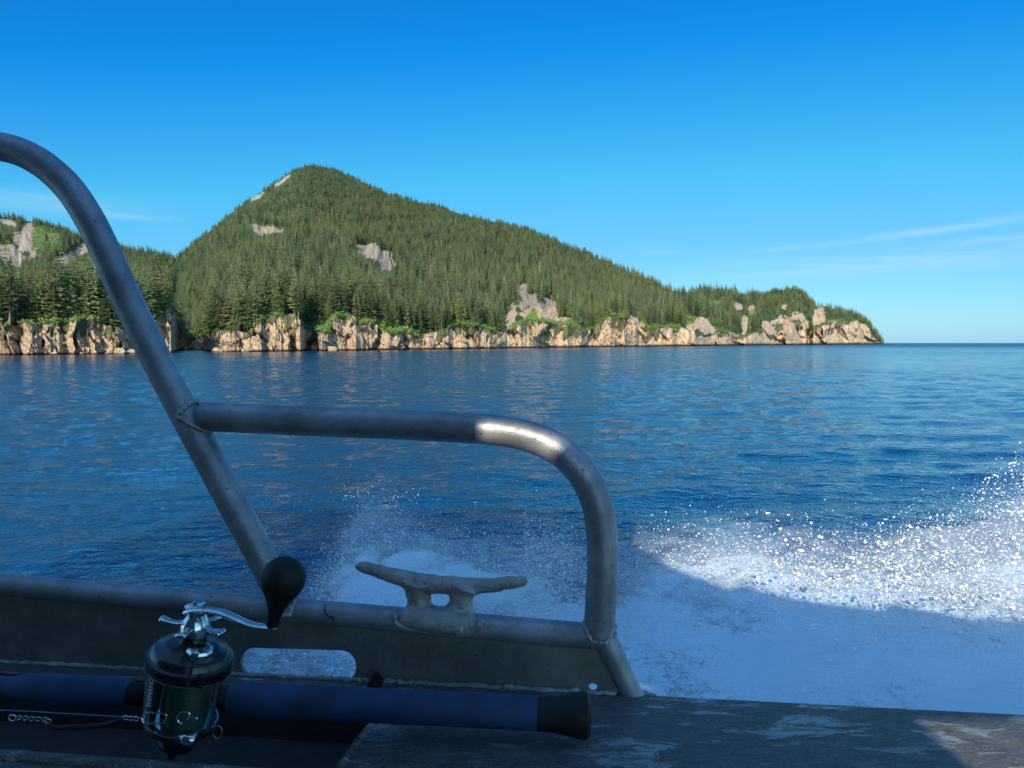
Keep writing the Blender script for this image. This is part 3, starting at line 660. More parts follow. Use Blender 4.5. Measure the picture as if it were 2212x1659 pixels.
# ------------------------------------------------------------------ the sea
f1024 = 731.4
ypx = np.concatenate([np.linspace(2000, 620, 60, endpoint=False), np.linspace(620, 76, 760, endpoint=False)])
rad = H * f1024 / ypx
rad = np.concatenate([rad, np.arange(rad[-1] + .24, 95, .25), np.arange(95, 240, .45), np.geomspace(240, 1600, 230)[1:], np.geomspace(1600, 60000, 14)[1:]]); nr = len(rad)
ang = np.concatenate([np.linspace(-math.pi, -.76, 60, endpoint=False), np.linspace(-.76, .76, 960), np.linspace(.76, math.pi, 61)[1:]]); nc = len(ang)
dr = np.gradient(rad)[:, None]
RR, AA = np.meshgrid(rad, ang, indexing='ij'); X = RR * np.sin(AA); Y = RR * np.cos(AA); Zs = np.zeros_like(X)
r0 = np.random.default_rng(4)
nA, nB, nC = (vnoise(X / q, Y / q, s=i) for i, q in enumerate((1.6, 4.5, 11.0)))
gust = .75 + .5 * fbm(X / 26, Y / 40, o=3, s=404)                     # cat's-paws: ruffled and calmer patches
for k in range(60):
    lam = float(np.exp(r0.uniform(math.log(.18), math.log(3.2)))); th = r0.normal(math.pi / 2 + .10, .50); amp = .0031 * lam ** .80 * r0.uniform(.5, 1.3)
    kk = 2 * math.pi / lam; ph = r0.random() * 6.28; nn = (nA, nB, nC)[0 if lam < .6 else 1 if lam < 1.5 else 2]
    att = sstep(.45, .22, dr / lam)
    j = np.nonzero(att[:, 0] > 0)[0]
    if not len(j): continue
    j = j.max() + 1; arg = kk * (X[:j] * math.cos(th) + Y[:j] * math.sin(th)) + ph + (1.1 + .1 * k) * nn[:j]
    Zs[:j] += att[:j] * gust[:j] * amp * (np.sin(arg) + .22 * np.cos(2 * arg))
# the boat's own wake: longer crests running off to the right
wk = sstep(-.2, 1.6, X / np.maximum(Y, 1) * 3.2) * sstep(4, 7, Y) * sstep(42, 14, Y)
for k in range(7):
    lam = (1.1, 1.5, 1.9, 2.5, .8, .65, 3.1)[k]; th = math.pi / 2 + (.20, .28, .14, .24, .3, .1, .2)[k]; kk = 2 * math.pi / lam
    Zs += wk * .0105 * lam * (.55 + .45 * vnoise(X / 3, Y / 2, s=200 + k)) * np.sin(kk * (X * math.cos(th) + Y * math.sin(th)) + 1.7 * k + 1.2 * vnoise(X / 5, Y / 5, s=k + 300))
# where the wake foams: outline read off at water level
PXc = CX + X / np.maximum(Y, .01) * FX; PYc = HOR + H / np.maximum(Y, .01) * FX
TOP = ((420, 1900), (470, 1450), (520, 1360), (640, 1300), (700, 1225), (740, 1165), (790, 1120), (840, 1128), (900, 1150), (980, 1180), (1100, 1192), (1200, 1205), (1300, 1215), (1360, 1200), (1450, 1170), (1560, 1150), (1700, 1165), (1900, 1190), (2100, 1180), (2250, 1165), (2700, 1150))
front = (Y > 1.0)
edge_ = PYc - T(TOP, PXc)
foam = sstep(-90, 210, edge_ + 44 * fbm(X * 1.1, Y * 1.1, o=4, s=61)) * front
foam = np.clip(foam * 1.12 + .10 * fbm(X * .8, Y * .8, o=3, s=71) * (foam > .05), 0, 1.2)
hole = np.exp(-((PXc - 1330) / 130) ** 2 - ((PYc - 1310) / 70) ** 2) * .22 + np.exp(-((PXc - 1150) / 100) ** 2 - ((PYc - 1205) / 30) ** 2) * .16
clu = sstep(.18, .5, fbm(X * 1.9, Y * 1.1, o=4, s=97)) * sstep(9.5, 8, Y)
foam = foam - .22 * clu
foam = np.clip(foam - hole, 0, .66 + .22 * fbm(X * 1.1, Y * 1.1, o=3, s=91)) * (X > -4.2)
Zs += foam * front * np.where(Y < 12, 1, 0) * (.07 * fbm(X * 1.4, Y * 1.4, o=5, s=81) + .06 * np.clip(foam, 0, 1) * sstep(5.4, 7, Y)) * sstep(4.2, 6.2, Y)
V = np.stack([X, Y, Zs], -1).reshape(-1, 3)
r_, c_i = np.meshgrid(np.arange(nr - 1), np.arange(nc - 1), indexing='ij'); a = (r_ * nc + c_i).ravel()
sea = mesh_np('sea', V, np.stack([a, a + 1, a + 1 + nc, a + nc], 1), m_sea)
at_ = sea.data.attributes.new('foam', 'FLOAT', 'POINT'); at_.data.foreach_set('value', foam.ravel().astype(np.float32))
tag(sea, kind='structure')
# spray: drops thrown up by the hull
def spray(seed):
    r = np.random.default_rng(seed); C = []; S = []
    def cloud(n, px0, px1, y0f, hf, smin, smax, conc=1.6, ypow=1.0, up=1.0):
        px = r.uniform(px0, px1, n); base = y0f(px) + r.normal(0, 1, n) * 40 + (r.random(n) ** ypow) * 150
        Yw = H * FX / np.clip(base - HOR, 200, None); z = hf(px) * (r.random(n) ** conc) * up
        s = smin * (smax / smin) ** (r.random(n) ** 3.2)
        C.append(np.stack([Yw * (px - CX) / FX, Yw, z], -1)); S.append(s)
    top = lambda x: T(TOP, x)
    hr_ = lambda x: np.interp(x, (1340, 1500, 1900, 2100, 2250, 2500), (.08, .20, .26, .50, 1.10, 1.5))
    hl_ = lambda x: np.interp(x, (560, 660, 760, 850, 1000, 1100, 1200, 1300), (.02, .06, .30, .30, .18, .22, .36, .2))
    cloud(18000, 1340, 2500, top, hr_, .0014, .010)
    cloud(9000, 1900, 2600, lambda x: x * 0 + 1215, lambda x: np.interp(x, (1900, 2080, 2250, 2600), (.3, .75, 1.5, 1.9)), .002, .013, 1.25)
    cloud(3000, 1600, 2500, lambda x: x * 0 + 1250, lambda x: x * 0 + .5, .003, .019, 1.0)
    cloud(20000, 660, 1300, top, hl_, .0015, .008, 1.5)
    cloud(1600, 1130, 1240, lambda x: x * 0 + 1190, lambda x: x * 0 + .5, .002, .009, .9)
    cloud(9000, 560, 2300, lambda x: top(x) + 60, lambda x: x * 0 + .2, .002, .009, 1.6)
    cloud(1200, 500, 1300, lambda x: x * 0 + 1130, lambda x: x * 0 + .4, .002, .006, 1.2)
    nbig = sum(len(q) for q in C)
    cloud(150000, 1340, 2500, lambda x: top(x) + 20, lambda x: hr_(x) * 1.1, .0008, .0028, 1.4)
    cloud(30000, 1950, 2600, lambda x: x * 0 + 1200, lambda x: np.interp(x, (1900, 2080, 2250, 2600), (.4, .8, 1.4, 1.8)), .0009, .0035, 1.1)
    cloud(130000, 600, 1400, lambda x: top(x) + 25, lambda x: hl_(x) * 1.15, .0009, .0028, 1.3)
    C_ = np.concatenate(C); S_ = np.concatenate(S)
    t = (1 + 5 ** .5) / 2
    iv = np.array([(-1, t, 0), (1, t, 0), (-1, -t, 0), (1, -t, 0), (0, -1, t), (0, 1, t), (0, -1, -t), (0, 1, -t), (t, 0, -1), (t, 0, 1), (-t, 0, -1), (-t, 0, 1)]) / math.hypot(1, t)
    it = np.array([(0, 11, 5), (0, 5, 1), (0, 1, 7), (0, 7, 10), (0, 10, 11), (1, 5, 9), (5, 11, 4), (11, 10, 2), (10, 7, 6), (7, 1, 8), (3, 9, 4), (3, 4, 2), (3, 2, 6), (3, 6, 8), (3, 8, 9), (4, 9, 5), (2, 4, 11), (6, 2, 10), (8, 6, 7), (9, 8, 1)])
    Cm, Sm = C_[nbig:], S_[nbig:]; C_, S_ = C_[:nbig], S_[:nbig]
    n = len(C_); st = r.uniform(.6, 1.5, (n, 1, 3)) * np.array([1.25, 1, 1.0]); wob = r.uniform(.75, 1.25, (n, 12, 1))
    V = C_[:, None, :] + iv[None] * S_[:, None, None] * st * wob
    F = (it[None] + (np.arange(n) * 12)[:, None, None]).reshape(-1, 3)
    ov = np.array([(1, 0, 0), (-1, 0, 0), (0, 1, 0), (0, -1, 0), (0, 0, 1), (0, 0, -1)], float); ot = np.array([(0, 2, 4), (2, 1, 4), (1, 3, 4), (3, 0, 4), (2, 0, 5), (1, 2, 5), (3, 1, 5), (0, 3, 5)])
    m = len(Cm); Vm = Cm[:, None, :] + ov[None] * Sm[:, None, None] * r.uniform(.7, 1.5, (m, 1, 3))
    Fm = (ot[None] + (np.arange(m) * 6)[:, None, None]).reshape(-1, 3) + n * 12
    o = mesh_np('spray', np.concatenate([V.reshape(-1, 3), Vm.reshape(-1, 3)]), np.concatenate([F, Fm]), m_spray)
    tag(o, 'white spray drops thrown up beside the moving boat', 'spray', kind='stuff')
spray(9)
# airborne mist: closed body of fine water haze hanging over the wake
def mist():
    pxs = np.linspace(640, 2700, 60); V = []; F = []
    for i, px in enumerate(pxs):
        base = float(T(TOP, px)); hh_ = float(np.interp(px, (640, 720, 770, 850, 1000, 1120, 1200, 1320, 1450, 1900, 2100, 2250, 2700), (.03, .07, .15, .15, .12, .14, .15, .08, .18, .22, .42, .85, 1.0))) * (1 + .25 * float(vnoise(px / 60, 0., s=5)))
        y0, y1 = base - 35, base + 210; yc = base + 45
        for (yy, zz) in ((y0, .01), (base, hh_ * .6), (yc, hh_), (base + 110, hh_ * .75), (base + 180, hh_ * .35), (y1, .01), (yc, -.03)):
            Yw = H * FX / (yy - HOR); V.append((Yw * (px - CX) / FX, Yw, zz))
    m = 7
    for i in range(len(pxs) - 1):
        for k in range(m): a_, b_ = i * m + k, i * m + (k + 1) % m; F.append((a_, b_, b_ + m, a_ + m))
    F += [tuple(range(m))[::-1], tuple((len(pxs) - 1) * m + k for k in range(m))]
    mm = bpy.data.materials.new('spray_mist'); mm.use_nodes = True; n = mm.node_tree; n.nodes.clear()
    pv = n.nodes.new('ShaderNodeVolumePrincipled'); pv.inputs['Color'].default_value = (.93, .96, 1, 1); pv.inputs['Anisotropy'].default_value = .1
    g = pos(n); nz = noise(n, mapping(n, g, (1, 1, 1.6)), 3.2, 5, .65, .5)
    sg = N(n, 'ShaderNodeSeparateXYZ'); n.links.new(g, sg.inputs[0]); u_ = M(n, 'DIVIDE', sg.outputs[0], sg.outputs[1])
    mr = n.nodes.new('ShaderNodeMapRange'); mr.inputs['From Min'].default_value = .50; mr.inputs['From Max'].default_value = .80; mr.inputs['To Min'].default_value = .27; mr.inputs['To Max'].default_value = 1.05
    n.links.new(u_, mr.inputs['Value']); fd = M(n, 'SUBTRACT', 1.0, M(n, 'DIVIDE', sg.outputs[2], mr.outputs[0]), None, True)
    n.links.new(M(n, 'MULTIPLY', M(n, 'MULTIPLY', ramp(n, nz, ((.44, 0.), (.70, 1.))), M(n, 'POWER', fd, 1.3)), 2.0), pv.inputs['Density'])
    oo = n.nodes.new('ShaderNodeOutputMaterial'); n.links.new(pv.outputs[0], oo.inputs['Volume'])
    mb = MB(); mb.add(V, F); o = mb.build('mist', mm, None, smooth=False); tag(o, 'soft white mist hanging over the wake foam', 'mist', kind='stuff')
mist()

# ------------------------------------------------------------------ the boat
TH9 = R(9); Q0 = Vector((0, 1.04, H)); AV = Vector((math.cos(TH9), -math.sin(TH9), 0)); CV = Vector((-math.sin(TH9), -math.cos(TH9), 0))
def B(a, c, z): return Q0 + AV * a + CV * c + Vector((0, 0, z))        # along, inboard, height relative to the eye
def RP(px, py, c=0.0):                                                 # point of the rail plane
    r = ray(px, py); nrm = -CV; q = Q0 + CV * c
    o_ = Vector((0, 0, H)); return o_ + r * ((q - o_).dot(nrm) / r.dot(nrm))
def ab(px, py, c=0.0): q = RP(px, py, c) - Q0; return q.dot(AV), q.z
boat = empty('boat', B(0, .6, -2.2)); tag(boat, 'grey aluminium boat with bent tube grab rail, cleat and worn side deck', 'boat')
PR = .0222
# tall rail: arch, long leaning leg
mb = MB()
pts = [RP(x, y) for x, y in ((-420, 330), (-300, 318), (-180, 313), (-60, 313), (0, 317), (50, 331), (100, 360), (147, 404), (187, 462), (222, 530), (262, 618), (306, 712), (350, 800), (398, 892), (448, 985), (500, 1082), (552, 1178), (610, 1292))]
tube(mb, catmull(pts, 8), PR, 32); arch = mb.build('grab_rail', m_pipe, boat)
mb = MB(); p2 = [RP(x, y) for x, y in ((440, 900), (540, 904), (700, 911), (860, 917), (1000, 924), (1080, 930), (1150, 945), (1212, 975), (1258, 1022), (1288, 1082), (1300, 1150), (1302, 1230), (1298, 1300), (1294, 1368))]
tube(mb, catmull(p2, 8), PR, 32); low = mb.build('lower_rail', m_pipe, boat)
mb = MB(); GR = .0180; G0 = RP(0, 1263); G1_ = RP(1300, 1376); dG = (G1_ - G0).normalized()
tube(mb, [G0 - dG * 2.2] + [G0 + (G1_ - G0) * t for t in (0, .25, .5, .75, .98)], GR, 32); mb.build('gunwale_tube', m_pipe, boat)
mb = MB(); s1 = RP(1304, 1372); s2 = RP(1376, 1520)
tube(mb, [G1_ - dG * .02, G1_ + dG * .004, s1 + (s2 - s1) * .12, s1 + (s2 - s1) * .5, s2 + (s2 - s1) * .08], [GR * .99, GR * 1.0, GR * .95, GR * .84, GR * .82], 28); mb.build('end_strut', m_pipe, boat)
# welds
def weld(path, r, name='weld', seed=0, amp=.5, n=5):
    mb = MB(); q = catmull(path, n); m = len(q); rr = random.Random(seed)
    rads = [r * (.85 + .12 * math.sin(i * 1.3) + rr.uniform(-.12, .12)) for i in range(m)]
    q = [v + Vector((rr.uniform(-1, 1), rr.uniform(-1, 1), rr.uniform(-1, 1))) * r * .06 for v in q]
    tube(mb, q, rads, 8, True, None, .14, seed); return mb.build(name, m_weld, boat)
def ringpath(c, ax, r, n=12, el=(1, 1), a0=0, a1=360):
    ax = ax.normalized(); u = ax.cross(Vector((0, 1, 0))).normalized(); v = ax.cross(u)
    return [c + (u * math.cos(R(a0 + (a1 - a0) * k / n)) * el[0] + v * math.sin(R(a0 + (a1 - a0) * k / n)) * el[1]) * r for k in range(n + 1)]
axl = (RP(460, 905) - RP(440, 903)); axd = (RP(610, 1292) - RP(552, 1178)); axp = Vector((0, 0, 1))
# weld bead laid along the line where tube b butts against tube a
def saddle(pb, db, rb_, pa, da, ra_, n=28):
    db = db.normalized(); da = da.normalized(); u = db.cross(CV).normalized(); v = db.cross(u); o = []
    for k in range(n + 1):
        f = 2 * math.pi * k / n; q = pb + (u * math.cos(f) + v * math.sin(f)) * rb_
        w0 = (q - pa) - da * (q - pa).dot(da); w1_ = db - da * db.dot(da)
        A_, B_, C_2 = w1_.dot(w1_), 2 * w0.dot(w1_), w0.dot(w0) - ra_ ** 2
        D = max(B_ * B_ - 4 * A_ * C_2, 0); t = (-B_ + math.sqrt(D)) / (2 * A_); o.append(q + db * t)
    return o
weld(saddle(RP(452, 901), axl, PR * .99, RP(448, 985), axd, PR * .99), .0050, seed=2, n=3)
weld(saddle(RP(606, 1284), -axd, PR * .98, RP(606, 1315.7), dG, GR), .0042, seed=3, n=3)
weld(saddle(RP(1295, 1362), Vector((0, 0, 1)), PR * .98, RP(1290, 1375), dG, GR), .0042, seed=4, n=3)
weld(ringpath(RP(1376, 1516), Vector((0, 0, 1)), PR * .95, 12, (1.3, 1.0)), .0075, seed=5)
weld([RP(x, y, .004) for x, y in ((1306, 1382), (1318, 1392), (1326, 1380), (1330, 1366))], .004, seed=8)
# side plate with oval drain slot and round hole
PT = .006
def uvp_(x, y): return ab(x, y)
aL = -2.6; zt = lambda a: np.interp(a, (aL, ab(0, 1290)[0], ab(1320, 1400)[0]), (ab(0, 1290)[1] - .0, ab(0, 1290)[1], ab(1320, 1400)[1]))
outer = [(aL, zt(aL)), ab(0, 1290), ab(650, 1340), ab(1318, 1396), ab(1336, 1440), ab(1372, 1518)]
outer += [(ab(1372, 1518)[0], -.506), (aL, -.60)]
s0, s1_ = ab(522, 1433), ab(771, 1436); hz = abs(ab(640, 1400)[1] - ab(640, 1467)[1])
sl_ = slot(s0[0], s1_[0], -hz / 2, hz / 2); k_ = (ab(740, 1437)[1] - ab(550, 1431)[1]) / (ab(740, 1437)[0] - ab(550, 1431)[0]); z0 = ab(646, 1434)[1]
sl_ = [(u, z0 + v + (u - (s0[0] + s1_[0]) / 2) * k_) for u, v in sl_]
hc_ = ab(1281, 1483); hl = [(hc_[0] + .0062 * math.cos(R(15 * k)), hc_[1] + .0062 * math.sin(R(15 * k))) for k in range(24)]
mb = MB(); plate(mb, [outer, sl_, hl], lambda u, v, w_: B(u, w_ - PT / 2, v), PT); mb.build('side_plate', m_plate, boat, smooth=False)
# deck sheet: flat run with rounded outboard edge; a recessed tray cut in at the left
def Bd(a, c, z): return B(a, c, z - .0125 + .023 * a)              # the deck falls slightly towards the bow
def deckz(c): return float(np.interp(c, (-.004, .0, .10, .20, .6), (-.4915, -.489, -.477, -.467, -.463)))
cs = [-.016, -.0157, -.0145, -.012, -.008, -.002, .004] + [.02 + .02 * i for i in range(29)]
def dz(c): return deckz(max(c, -.004)) - (.0 if c > .004 else .022 * (1 - math.sqrt(max(0, 1 - ((.004 - c) / .0202) ** 2))))
mb = MB(); aT = -.158
def strip(a0, a1, cl, zf, na=30, low=None):
    vs = []; fs = []; m = len(cl)
    for i in range(na + 1):
        a = a0 + (a1 - a0) * i / na
        for c in cl: vs.append(Bd(a, c, zf(c)))
    for i in range(na):
        for k in range(m - 1): b = i * m + k; fs.append((b, b + m, b + m + 1, b + 1))
    mb.add(vs, fs)
strip(.14, 3.2, cs, dz); strip(aT, .14, [.0005] + [c for c in cs if c > 0], dz); strip(-2.8, aT, [.0005] + [c for c in cs if 0 < c < .05] + [.052], dz); strip(-2.8, aT, [.318] + [c for c in cs if c > .32], lambda c: dz(c) + .021)
deck = mb.build('side_deck', m_deck, boat)
mb = MB(); tz = -.56
ps = [(-2.8, .052), (aT, .052), (aT, .318), (-2.8, .318)]
for i in range(4):
    (a0, c0), (a1, c1) = ps[i], ps[(i + 1) % 4]
    mb.add([Bd(a0, c0, deckz(c0)), Bd(a1, c1, deckz(c1)), Bd(a1, c1, tz), Bd(a0, c0, tz)], [(0, 1, 2, 3)])
mb.add([Bd(a, c, tz) for a, c in ps], [(0, 1, 2, 3)]); mb.build('tray', m_tray, boat, smooth=False)
# rolled lip on the inboard edge of the tray, small divider seen below the rod
mb = MB(); tube(mb, [Bd(-2.8, .322, -.443), Bd(aT + .0, .322, -.443)], .007, 12); mb.build('tray_lip', m_deck, boat)
mb = MB(); tube(mb, [Bd(aT + .001, .05, -.485), Bd(aT + .001, .2, -.468), Bd(aT + .001, .32, -.466)], .005, 10); mb.build('tray_edge', m_deck, boat)
# hull side and inner lining
mb = MB(); hs_ = [(-.016, -.515), (-.014, -.60), (.02, -1.1), (.12, -1.9), (.3, -2.55)]
for i in range(24):
    a0, a1 = (-7 + 7.14 * i / 14, -7 + 7.14 * (i + 1) / 14) if i < 14 else (.14 + 5.86 * (i - 14) / 10, .14 + 5.86 * (i - 13) / 10); hs_ = [(-.0163 if i > 13 else -.003, -.522)] + hs_[1:]
    for k in range(4):
        (c0, z0_), (c1, z1_) = hs_[k], hs_[k + 1]; mb.add([B(a0, c0, z0_), B(a1, c0, z0_), B(a1, c1, z1_), B(a0, c1, z1_)], [(0, 1, 2, 3)])
mb.build('hull_side', m_plate, boat)
mb = MB(); mb.add([B(-6, .6, -.470), B(3.2, .6, -.470), B(3.2, .62, -1.3), B(-6, .62, -1.3)], [(0, 1, 2, 3)]); mb.add([B(-6, .62, -1.3), B(3.2, .62, -1.3), B(3.2, 4.2, -1.3), B(-6, 4.2, -1.3)], [(0, 1, 2, 3)]); mb.build('inner_floor', m_plate, boat, smooth=False)
# weld seam along the foot of the plate
rr = random.Random(5); pts = []
a = -1.2
while a < ab(1335, 1500)[0]: pts.append(Bd(a, .006 + rr.uniform(-.0012, .0012), deckz(0) + .002 + rr.uniform(-.001, .001))); a += .006
mb = MB(); tube(mb, pts, [.0042 * rr.uniform(.6, 1.25) for _ in pts], 8); mb.build('weld_seam', m_weld, boat)
for i, x in enumerate((1102, 1242)):
    c0 = Vector(Bd(ab(x, 1500)[0], .007, deckz(0) + .004)); mb = MB(); lathe(mb, c0, (0, -.6, .8), ((-.004, .009), (.002, .008), (.005, .004), (.006, 0)), 10, (1, .7)); mb.build('weld_lump', m_weld, boat)
# short black bracket standing on the ledge behind the rod
br = [ab(x, y) for x, y in ((796, 1512), (800, 1480), (808, 1452), (816, 1444), (832, 1462), (834, 1475), (822, 1512))]
mb = MB(); plate(mb, [br], lambda u, v, w_: B(u + w_ * .1, .006 + w_, v), .03); mb.build('bracket', m_rubber, boat, smooth=False, bevel=.001)
# fine black thread lying over the gunwale tube
th_ = [RP(x, y, .0190) for x, y in ((703, 1306), (701, 1316), (704, 1326), (712, 1333), (719, 1332), (721, 1340))]
mb = MB(); tube(mb, catmull(th_, 6), .0008, 6); o = mb.build('thread', m_rubber); tag(o, 'short curled black thread lying across the gunwale tube', 'thread')
# cleat cast with horns and two legs: outline lofted as rounded body
def outline_solid(loops, fn, th, name, mat, parent, bev):
    mb = MB(); plate(mb, loops, lambda u, v, w_: fn(u, v, w_ - th / 2), th); return mb.build(name, mat, parent, True, None, bev)
mb = MB()
horn = catmull([RP(x, y) for x, y in ((768, 1221), (800, 1229), (840, 1241), (880, 1252), (920, 1260), (960, 1264), (1010, 1266), (1060, 1264), (1100, 1259), (1140, 1254))], 5)
m_ = len(horn); hr = [float(np.interp(i / (m_ - 1), (0, .012, .04, .1, .3, .42, .6, .75, .96, .988, 1), (.002, .0065, .0082, .0088, .0125, .0140, .0135, .0110, .0085, .0065, .002))) for i in range(m_)]
tube(mb, horn, hr, 18, True, (1, 1))
bmc = mb.build('cleat', m_cast, boat)
def leg(ptsw, seed):
    mb = MB(); q = catmull([RP(x, y) for x, y, _ in ptsw], 5); wq = np.interp(np.linspace(0, 1, len(q)), np.linspace(0, 1, len(ptsw)), [w_ for _, _, w_ in ptsw])
    tube(mb, q, [float(w_) * 1.04 / FX for w_ in wq], 18, True, (1, .8)); return mb
l1 = leg(((905, 1256, 40), (903, 1270, 31), (905, 1290, 27), (905, 1308, 27), (900, 1330, 34), (898, 1345, 42)), 1)
l2 = leg(((1004, 1262, 40), (998, 1276, 31), (996, 1292, 26), (997, 1312, 26), (1000, 1334, 30), (1002, 1352, 38)), 2)
b1 = MB(); tube(b1, [RP(x, y, .012) for x, y in ((858, 1334), (880, 1334), (920, 1338), (950, 1341), (985, 1344), (1015, 1347), (1034, 1348))], [.006, .016, .0205, .0215, .0205, .017, .006], 18, True, (1, .9))
hr2 = MB(); tube(hr2, [RP(951 + 33 * math.cos(R(15 * k)), 1293 + 27 * math.sin(R(15 * k))) for k in range(25)], 11.5 / FX, 14, True)
for q in (l1, l2, b1, hr2): mb.add(q.v, q.f)
me = bmc.data; bpy.data.objects.remove(bmc)
bmc = mb.build('cleat', m_cast, boat)
rm = bmc.modifiers.new('fuse', 'REMESH'); rm.mode = 'VOXEL'; rm.voxel_size = .0016; rm.use_smooth_shade = True
sm = bmc.modifiers.new('soften', 'SMOOTH'); sm.factor = .6; sm.iterations = 12
tx_ = bpy.data.textures.new('casting_lumps', 'CLOUDS'); tx_.noise_scale = .012; tx_.noise_depth = 3
dm = bmc.modifiers.new('lumps', 'DISPLACE'); dm.texture = tx_; dm.strength = .0034; dm.mid_level = .5; dm.texture_coords = 'GLOBAL'
weld([RP(x, y, .021) for x, y in ((852, 1322), (856, 1345), (880, 1356), (920, 1362), (950, 1366), (985, 1370), (1012, 1368), (1036, 1352), (1042, 1342))], .0052, seed=11)
mb = MB(); lathe(mb, RP(992, 1362, .028), CV, ((-.006, .010), (.003, .009), (.006, .005), (.006, .0)), 12, (1, .8)); mb.build('weld_lump', m_weld, boat)
# unseen cabin wall, its openings and top edge shaped for the sun and shadow
CWY = -0.8
def onwall(p): p = Vector(p); k = (CWY - p.y) / SUN.y; q = p + SUN * k; return (q.x, q.z - H)
fe = PR * .95
w1 = [onwall(RP(1036, 885) + Vector((0, 0, .02))), onwall(RP(1036, 985) - Vector((0, 0, .02)))]
pc = [RP(*q) for q in ((1036, 888), (1110, 891), (1170, 905), (1240, 938), (1188, 995), (1140, 976), (1090, 966), (1036, 960))]
sun_gap = [onwall(q + CV * .012) for q in pc]  # opening traced back along the sun from the lit rail bend
pc2 = [onwall(RP(x, y)) for x, y in ((1103, 1225), (1180, 1225), (1180, 1275), (1112, 1275))]
dA, dB = onwall(P(1952, 1536, .953)), onwall(P(2078, 1659, .80))
lo_, hi_ = (dA, dB) if dA[1] < dB[1] else (dB, dA)
sl2 = (hi_[0] - lo_[0]) / (hi_[1] - lo_[1]); oT = hi_[1] + .001; oB = -.45
deck_sun_gap = [(lo_[0] + (oB - lo_[1]) * sl2, oB), (hi_[0] + (oT - hi_[1]) * sl2, oT), (3.2, oT), (3.2, oB)]  # opening cut to let sun onto the right of the deck
bot_ = -1.3; XT = -.72
outer = [(-7, bot_), (5.5, bot_), (5.5, 1.32), (3.6, 1.50), (3.5, 1.44), (2.5, 1.60), (2.4, 1.55), (1.7, 1.74), (1.6, 1.66), (.8, 1.86), (.4, 2.05), (.3, 1.98), (-.3, 2.4), (XT, 2.85), (XT - .12, 3.95), (-7, 3.95)]  # top edge shaped to set where the shadow ends on the spray
cab = MB(); plate(cab, [outer, sun_gap, deck_sun_gap], lambda u, v, w_: Vector((u, CWY - w_, v + H)), .03); cab.build('cabin_shade_wall', m_cabin, boat, smooth=False)
rf = MB()
plate(rf, [[(-7, -.80), (XT - .12, -.80), (XT - .12, -1.25), (-7, -1.25)]], lambda u, v, w_: Vector((u, v, H + 3.952 + w_)), .04); rf.build('cabin_shade_roof', m_cabin, boat, smooth=False)  # unseen roof, kept short so sun still reaches the openings

# ------------------------------------------------------------------ fishing rod with its reel
rod = empty('fishing_rod', (0, .86, H - .44)); tag(rod, 'fishing rod with blue foam grips and black reel lying along the side deck', 'fishing rod')
ra = Vector((-.640, .905, H - .4365)); rb = Vector((.108, .849, H - .4445)); rd = (rb - ra).normalized()
def rx(px):                                     # point of the rod axis seen at that column
    lo_, hi_ = -2.0, 2.0
    for _ in range(50):
        m_ = (lo_ + hi_) / 2; q = ra + rd * m_
        if CX + (q.x / q.y) * FX * .999 < px: lo_ = m_
        else: hi_ = m_
    return lo_
def rlathe(name, prof, mat, parent=rod, seg=36):
    mb = MB(); lathe(mb, ra, rd, [(rx(px), r_) for px, r_ in prof], seg); return mb.build(name, mat, parent)
rlathe('grip', ((482, .012), (484, .0175), (500, .0185), (540, .0194), (800, .0198), (1162, .0198), (1165, .0190)), m_foamblue)
rlathe('grip', ((-300, .010), (0, .014), (10, .0155), (35, .0185), (80, .019), (225, .0188), (250, .0172), (262, .0155), (264, .010)), m_foamblue)
rlathe('butt_cap', ((1163, .018), (1164, .0203), (1200, .0207), (1222, .0226), (1245, .0255), (1262, .0272), (1273, .0262), (1279, .021), (1281, .012), (1281.5, .0)), m_rubber)
rlathe('reel_seat', [(262, .013)] + sum([[(266 + 4 * i, .0142), (268 + 4 * i, .0132)] for i in range(12)], []) + [(316, .017), (330, .0175), (440, .0175), (470, .016), (484, .0145)], m_rubber)
mb = MB(); tube(mb, [ra - rd * 1.2, ra + rd * .05], .0065, 12); mb.build('blank', m_blackplastic, rod)
K = .81 / FX; U = Vector((.215, -.10, 1)).normalized(); O = P(396, 1522, .805)
Fv = Vector((0, -1, 0)); Fv = (Fv - U * Fv.dot(U)).normalized(); Rv = Fv.cross(U) * -1
if Rv.x < 0: Rv = -Rv
def L3(r_, u, f): return O + Rv * (r_ * K) + U * (u * K * 1.06) + Fv * (f * K)
reel_root = MB()
# upper side plate: rim and domed cover (frame of the reel)
lathe(reel_root, L3(0, 0, 0), U, [(h * K * 1.06, r_ * K) for h, r_ in ((90, 60), (92, 86), (95, 90), (100, 91), (101, 88), (104, 88), (105, 91), (112, 91), (114, 84), (116, 82), (126, 79), (130, 74), (133, 62), (137, 58), (140, 50), (143, 36), (146, 29), (166, 25))], 44, (1.0, .92))
reel = reel_root.build('reel', m_blackplastic, rod)
RWP = reel
def rp(name, mb, mat, **k): return mb.build(name, mat, reel, **k)
mb = MB(); lathe(mb, L3(0, 0, 0), U, [(h * K * 1.06, r_ * K) for h, r_ in ((-26, 64), (-29, 75), (-32, 77), (-42, 77), (-45, 71), (-50, 67), (-52, 46), (-56, 40), (-58, 35), (-86, 34), (-88, 38), (-93, 38), (-96, 30), (-97, 0))][::-1], 36, (1, .92)); rp('lower_side_plate', mb, m_blackplastic)
mb = MB(); lathe(mb, L3(8, 0, 6), U, [(h * K * 1.06, r_ * K) for h, r_ in ((-31, 56), (-29, 60), (-25, 60), (-23, 44), (82, 46), (84, 63), (88, 64), (90, 60))], 36); rp('spool', mb, m_chrome)
